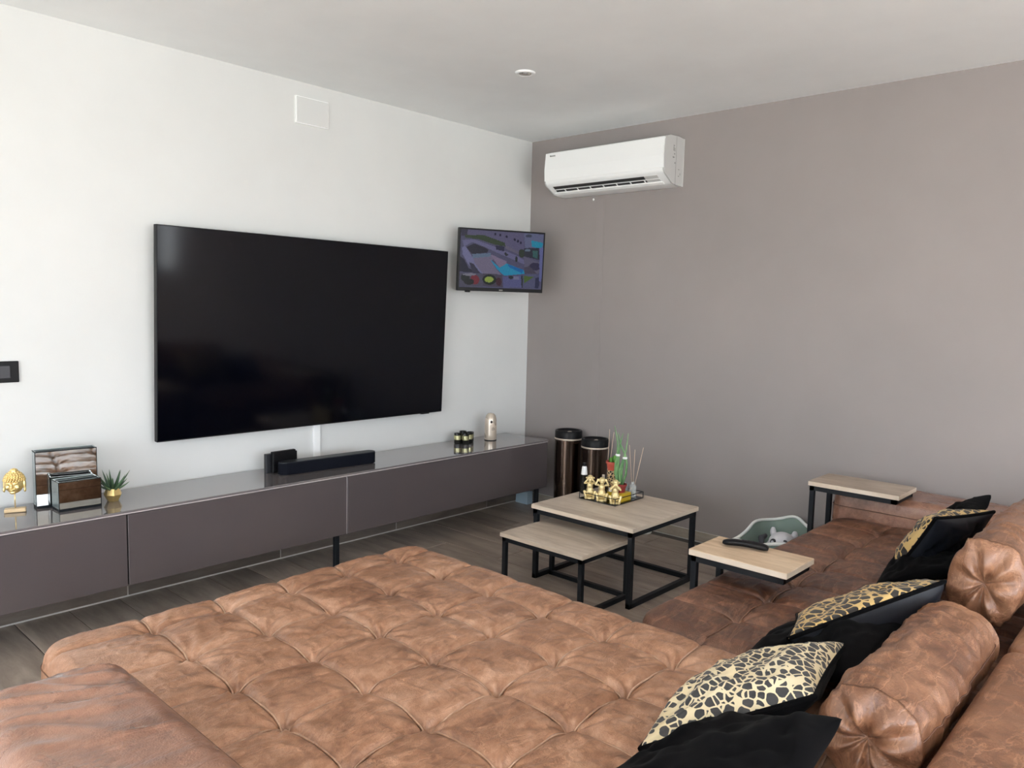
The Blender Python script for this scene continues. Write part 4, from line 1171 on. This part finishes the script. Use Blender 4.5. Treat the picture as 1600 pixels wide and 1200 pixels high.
# tied snake plant in a dark red pot on a yellow box
yb_ = tag(MB().box(-0.855, -0.765, -1.425, -1.335, TZ, TZ + 0.042, 0.003, 2).build('yellow_box', M['yellow'], loc=(-0.81, -1.38, TZ)), 'square yellow box under the dark red plant pot on the tray', 'box')
pz = TZ + 0.042
pp = thing('potted_snake_plant', 'snake plant with cylindrical leaves tied by white bands in a dark red pot', 'plant', (-0.808, -1.385, pz))
c0 = Vector((-0.808, -1.385, pz))
MB().lathe([(0, 0.0), (0.024, 0.0), (0.031, 0.034), (0.034, 0.035), (0.034, 0.044), (0.029, 0.044), (0.028, 0.036), (0, 0.036)], c0, 24).build('pot', M['dark_red'], pp, smooth=True, angle=40)
MB().lathe([(0, 0.038), (0.0285, 0.038), (0.0285, 0.035), (0, 0.035)], c0, 16).build('soil', M['soil'], pp)
vr = Vector((0.56, -0.83, 0))   # direction that runs rightwards along the tray
def stalk(pts, r0, mt='leaf_band'):
    m = MB(); P_ = [c0 + vr * a + Vector((0, 0, 0.035 + (b_ - 0.035) * 1.36)) + Vector((0.83, 0.56, 0)) * d_ for a, b_, d_ in pts]
    Q = []
    for i in range(len(P_) - 1):
        for k in range(4): Q.append(P_[i].lerp(P_[i + 1], k / 4))
    Q.append(P_[-1]); nq = len(Q)
    m.tube(Q, [r0 * (1 - 0.75 * (i / (nq - 1)) ** 3) for i in range(nq)], 8)
    m.build('leaf', M[mt], pp, smooth=True)
stalk([(-0.008, 0.035, 0), (-0.024, 0.09, 0.004), (-0.020, 0.15, 0), (-0.022, 0.20, 0), (-0.040, 0.262, 0)], 0.0062)
stalk([(-0.004, 0.035, 0.006), (-0.012, 0.09, 0.008), (-0.015, 0.15, 0.003), (-0.008, 0.195, 0), (0.004, 0.235, 0)], 0.0058)
stalk([(0.002, 0.035, 0), (0.004, 0.09, -0.004), (0.012, 0.14, 0), (0.022, 0.17, 0.0), (0.030, 0.235, 0)], 0.0058)
stalk([(0.008, 0.035, 0.004), (0.026, 0.08, 0.0), (0.028, 0.12, 0), (0.020, 0.15, 0), (-0.006, 0.19, 0), (-0.022, 0.235, 0.005)], 0.0060)
stalk([(-0.002, 0.035, -0.006), (-0.008, 0.09, -0.01), (0.006, 0.13, -0.004), (0.018, 0.150, 0)], 0.0055)
stalk([(-0.012, 0.035, 0.004), (-0.030, 0.08, 0.0), (-0.030, 0.12, 0.0), (-0.022, 0.150, 0)], 0.0052)
for a, b_ in ((-0.019, 0.150), (0.018, 0.140)):
    q_ = c0 + vr * a + Vector((0, 0, 0.035 + (b_ - 0.035) * 1.36))
    MB().lathe([(0.0105, -0.005), (0.013, 0.0), (0.0105, 0.006), (0.004, 0.0065), (0.004, -0.005)], q_, 14).build('tie_band', M['white_label'], pp, smooth=True)

# leopard vase with a red pot of cactus standing in it
lv = thing('leopard_vase', 'small leopard patterned ceramic vase holding the orange red cactus pot', 'vase', (-0.765, -1.300, TZ))
c1 = Vector((-0.765, -1.300, TZ))
MB().lathe([(0, 0), (0.020, 0.0), (0.026, 0.010), (0.027, 0.07), (0.026, 0.137), (0.022, 0.137), (0.022, 0.02), (0, 0.02)], c1, 28).build('body', M['leopard_small'], lv, smooth=True, angle=40)
cpn = thing('potted_cactus', 'small green cactus in an orange red pot on top of the leopard vase', 'plant', tuple(c1 + Vector((0, 0, 0.138))))
c2 = c1 + Vector((0, 0, 0.138))
MB().lathe([(0, 0), (0.0245, 0.0), (0.031, 0.034), (0.0345, 0.035), (0.0345, 0.046), (0.031, 0.046), (0.030, 0.038), (0, 0.038)], c2, 24).build('pot', M['terracotta'], cpn, smooth=True, angle=40)
MB().lathe([(0, 0.041), (0.0305, 0.041), (0.0305, 0.037), (0, 0.037)], c2, 16).build('soil', M['soil'], cpn)
for dx, dy, rr_, hh in ((0.006, -0.010, 0.012, 0.022), (0.0, 0.012, 0.009, 0.014), (0.014, 0.004, 0.010, 0.017), (-0.012, 0.0, 0.008, 0.011), (0.010, -0.022, 0.008, 0.013)):
    MB().ell(c2 + Vector((dx, dy, 0.040 + hh * 0.8)), (rr_, rr_, hh)).build('stem', M['leaf_cactus'], cpn, smooth=True)

# reed diffusers
def diffuser(label, c, hh, rr_, reeds, mt='clear'):
    t = thing('reed_diffuser', label, 'diffuser', tuple(c), 'reed diffusers on the tray')
    c = Vector(c)
    MB().lathe([(0, 0), (rr_, 0.0), (rr_, hh * 0.75), (rr_ * 0.45, hh * 0.88), (rr_ * 0.45, hh), (rr_ * 0.36, hh), (rr_ * 0.36, hh * 0.86), (rr_ * 0.85, hh * 0.72), (rr_ * 0.85, 0.006), (0, 0.006)], c, 24).build('bottle', M[mt], t, smooth=True, angle=40)
    for a, b_, l_ in reeds:
        d_ = (vr * a + Vector((0.83, 0.56, 0)) * b_ + Vector((0, 0, 1))).normalized()
        MB().tube([c + Vector((0, 0, 0.010)), c + d_ * l_], 0.0016, 6).build('reed', M['reed'], t, smooth=True)
    return t
diffuser('reed diffuser in dark bottle behind the figurines with two pale sticks', (-0.742, -1.250, TZ), 0.095, 0.018, ((0.02, 0.02, 0.345), (0.09, -0.05, 0.335)), 'black_glass')
diffuser('reed diffuser in clear glass at the right end of the tray with spread sticks', (-0.705, -1.392, TZ), 0.080, 0.020, ((-0.09, 0.02, 0.275), (0.02, 0.05, 0.250), (0.18, -0.02, 0.270)))
# small clear glass and small bottle
gt = MB().lathe([(0, 0), (0.017, 0), (0.019, 0.004), (0.021, 0.066), (0.0195, 0.066), (0.0175, 0.007), (0, 0.007)], (-0.700, -1.338, TZ), 24)
tag(gt.build('drinking_glass', M['clear'], smooth=True, angle=40, loc=(-0.700, -1.338, TZ)), 'small empty clear glass at the back right of the tray', 'glass')
sbt = thing('small_bottle', 'little dark bottle with pale cap and white label between the figurines', 'bottle', (-0.835, -1.290, TZ))
MB().lathe([(0, 0), (0.013, 0), (0.014, 0.003), (0.014, 0.07), (0.006, 0.085), (0.006, 0.095), (0, 0.095)], (-0.820, -1.285, TZ), 20).build('body', M['black_glass'], sbt, smooth=True, angle=40)
MB().lathe([(0, 0.094), (0.0075, 0.094), (0.0075, 0.118), (0, 0.118)], (-0.820, -1.285, TZ), 16).build('cap', M['champagne'], sbt, smooth=True, angle=40)
lbm = MB().box(-0.840, -0.8365, -1.352, -1.336, TZ + 0.03, TZ + 0.06); lbm.build('label', M['white_label'], sbt)
# bottle with white label behind the tray
cb = Vector((-0.815, -1.155, ZZ))
bt_ = thing('spray_bottle', 'slim bottle with white upper label and black cap at the left back of the tray', 'bottle', tuple(cb))
MB().lathe([(0, 0), (0.015, 0), (0.017, 0.003), (0.017, 0.095), (0.016, 0.105)], cb, 24).build('body', M['black_glass'], bt_, smooth=True, angle=40)
MB().lathe([(0.0165, 0.103), (0.0172, 0.105), (0.013, 0.143), (0.010, 0.148), (0, 0.148)], cb, 24).build('label', M['white_label'], bt_, smooth=True, angle=40)
MB().lathe([(0, 0.147), (0.0095, 0.148), (0.0095, 0.166), (0, 0.166)], cb, 20).build('cap', M['black_plastic'], bt_, smooth=True, angle=40)

# ------------------------------------------------------------------ fabric toy basket
bk = thing('fabric_basket', 'sage green soft fabric basket with white rim beside the sofa at the grey wall', 'basket', (-0.26, -2.03, 0))
B0, B1, BY0, BY1, BZ = -0.60, -0.05, -2.20, -1.86, 0.25
n = 96; P = []
for i in range(n):
    a_ = 2 * PI * i / n
    cx_, sy_ = math.cos(a_), math.sin(a_)
    k_ = (abs(cx_) ** 5 + abs(sy_) ** 5) ** (-0.2)
    P.append((cx_ * k_, sy_ * k_, a_))
cxm, cym, hx, hy = (B0 + B1) / 2, (BY0 + BY1) / 2, (B1 - B0) / 2, (BY1 - BY0) / 2
def bz(a_): return BZ + 0.022 * math.sin(a_ * 2 + 0.6) + 0.014 * math.sin(a_ * 5 + 1)
vs = []; levels = [(0.86, 0.0), (0.93, 0.35), (0.99, 0.7), (1.0, 1.0)]
for s_, tt_ in levels:
    for (a, b_, an) in P:
        wob = 1 + 0.03 * math.sin(an * 7) * tt_
        vs.append((cxm + a * hx * s_ * wob, cym + b_ * hy * s_ * wob, bz(an) * tt_ + 0.001))
for s_, tt_ in reversed(levels):
    for (a, b_, an) in P:
        wob = 1 + 0.03 * math.sin(an * 7) * tt_
        vs.append((cxm + a * (hx * s_ * wob - 0.006), cym + b_ * (hy * s_ * wob - 0.006), bz(an) * tt_ + (0.006 if tt_ == 0 else 0)))
fs = []
for r_ in range(7):
    for k in range(n):
        k2 = (k + 1) % n; fs.append((r_ * n + k, r_ * n + k2, (r_ + 1) * n + k2, (r_ + 1) * n + k))
fs.append(tuple(range(n))[::-1]); fs.append(tuple(7 * n + k for k in range(n)))
MB().add(vs, fs).build('body', M['sage'], bk, smooth=True)
rim = [(cxm + a * (hx * (1 + 0.03 * math.sin(an * 7)) - 0.003), cym + b_ * (hy * (1 + 0.03 * math.sin(an * 7)) - 0.003), bz(an)) for a, b_, an in P]
MB().tube(rim + rim[:1], 0.0085, 8, cap=False).build('rim', M['white_trim'], bk, smooth=True)
pt = thing('plush_toy', 'white and charcoal plush toy with round eyes in the fabric basket', 'toy', (-0.36, -2.12, 0.03))
g = MB(); g.ell((-0.390, -2.075, 0.152), (0.12, 0.09, 0.11)); g.ell((-0.410, -2.085, 0.237), (0.075, 0.062, 0.052)); g.ell((-0.380, -2.025, 0.274), (0.018, 0.014, 0.026)); g.ell((-0.350, -2.125, 0.267), (0.018, 0.016, 0.026))
g.build('body', M['bag_white'], pt, smooth=True, remesh=0.006)
for x_, y_ in ((-0.475, -2.070), (-0.455, -2.120)):
    ey = MB().ell((x_, y_, 0.250), (0.012, 0.016, 0.017)).build('eye_patch', M['charcoal'], pt, smooth=True)
    MB().ell((x_ - 0.011, y_, 0.253), (0.004, 0.007, 0.007)).build('eye', M['bag_white'], ey, smooth=True)
MB().ell((-0.495, -2.055, 0.217), (0.020, 0.028, 0.020)).build('muzzle', M['charcoal'], pt, smooth=True)
MB().tube([(-0.45, -2.00, 0.215), (-0.40, -1.975, 0.235), (-0.36, -1.98, 0.24)], [0.012, 0.016, 0.010], 8).build('arm', M['charcoal'], pt, smooth=True)
tag(MB().ell((-0.53, -2.16, 0.195), (0.042, 0.040, 0.042)).build('plush_ball', M['brown_plush'], loc=(-0.53, -2.16, 0.15), smooth=True), 'dark brown round toy in the fabric basket beside the plush', 'toy')
tag(MB().box(-0.57, -0.52, -2.11, -2.03, 0.15, 0.215, 0.012, 3).build('toy_block', M['lilac'], loc=(-0.54, -2.07, 0.15)), 'lilac plastic toy at the front of the basket', 'toy')
tag(MB().box(-0.585, -0.55, -2.015, -1.98, 0.15, 0.215, 0.008, 3).build('toy_block', M['lime'], loc=(-0.57, -2.0, 0.15)), 'bright green plastic toy at the front left of the basket', 'toy')
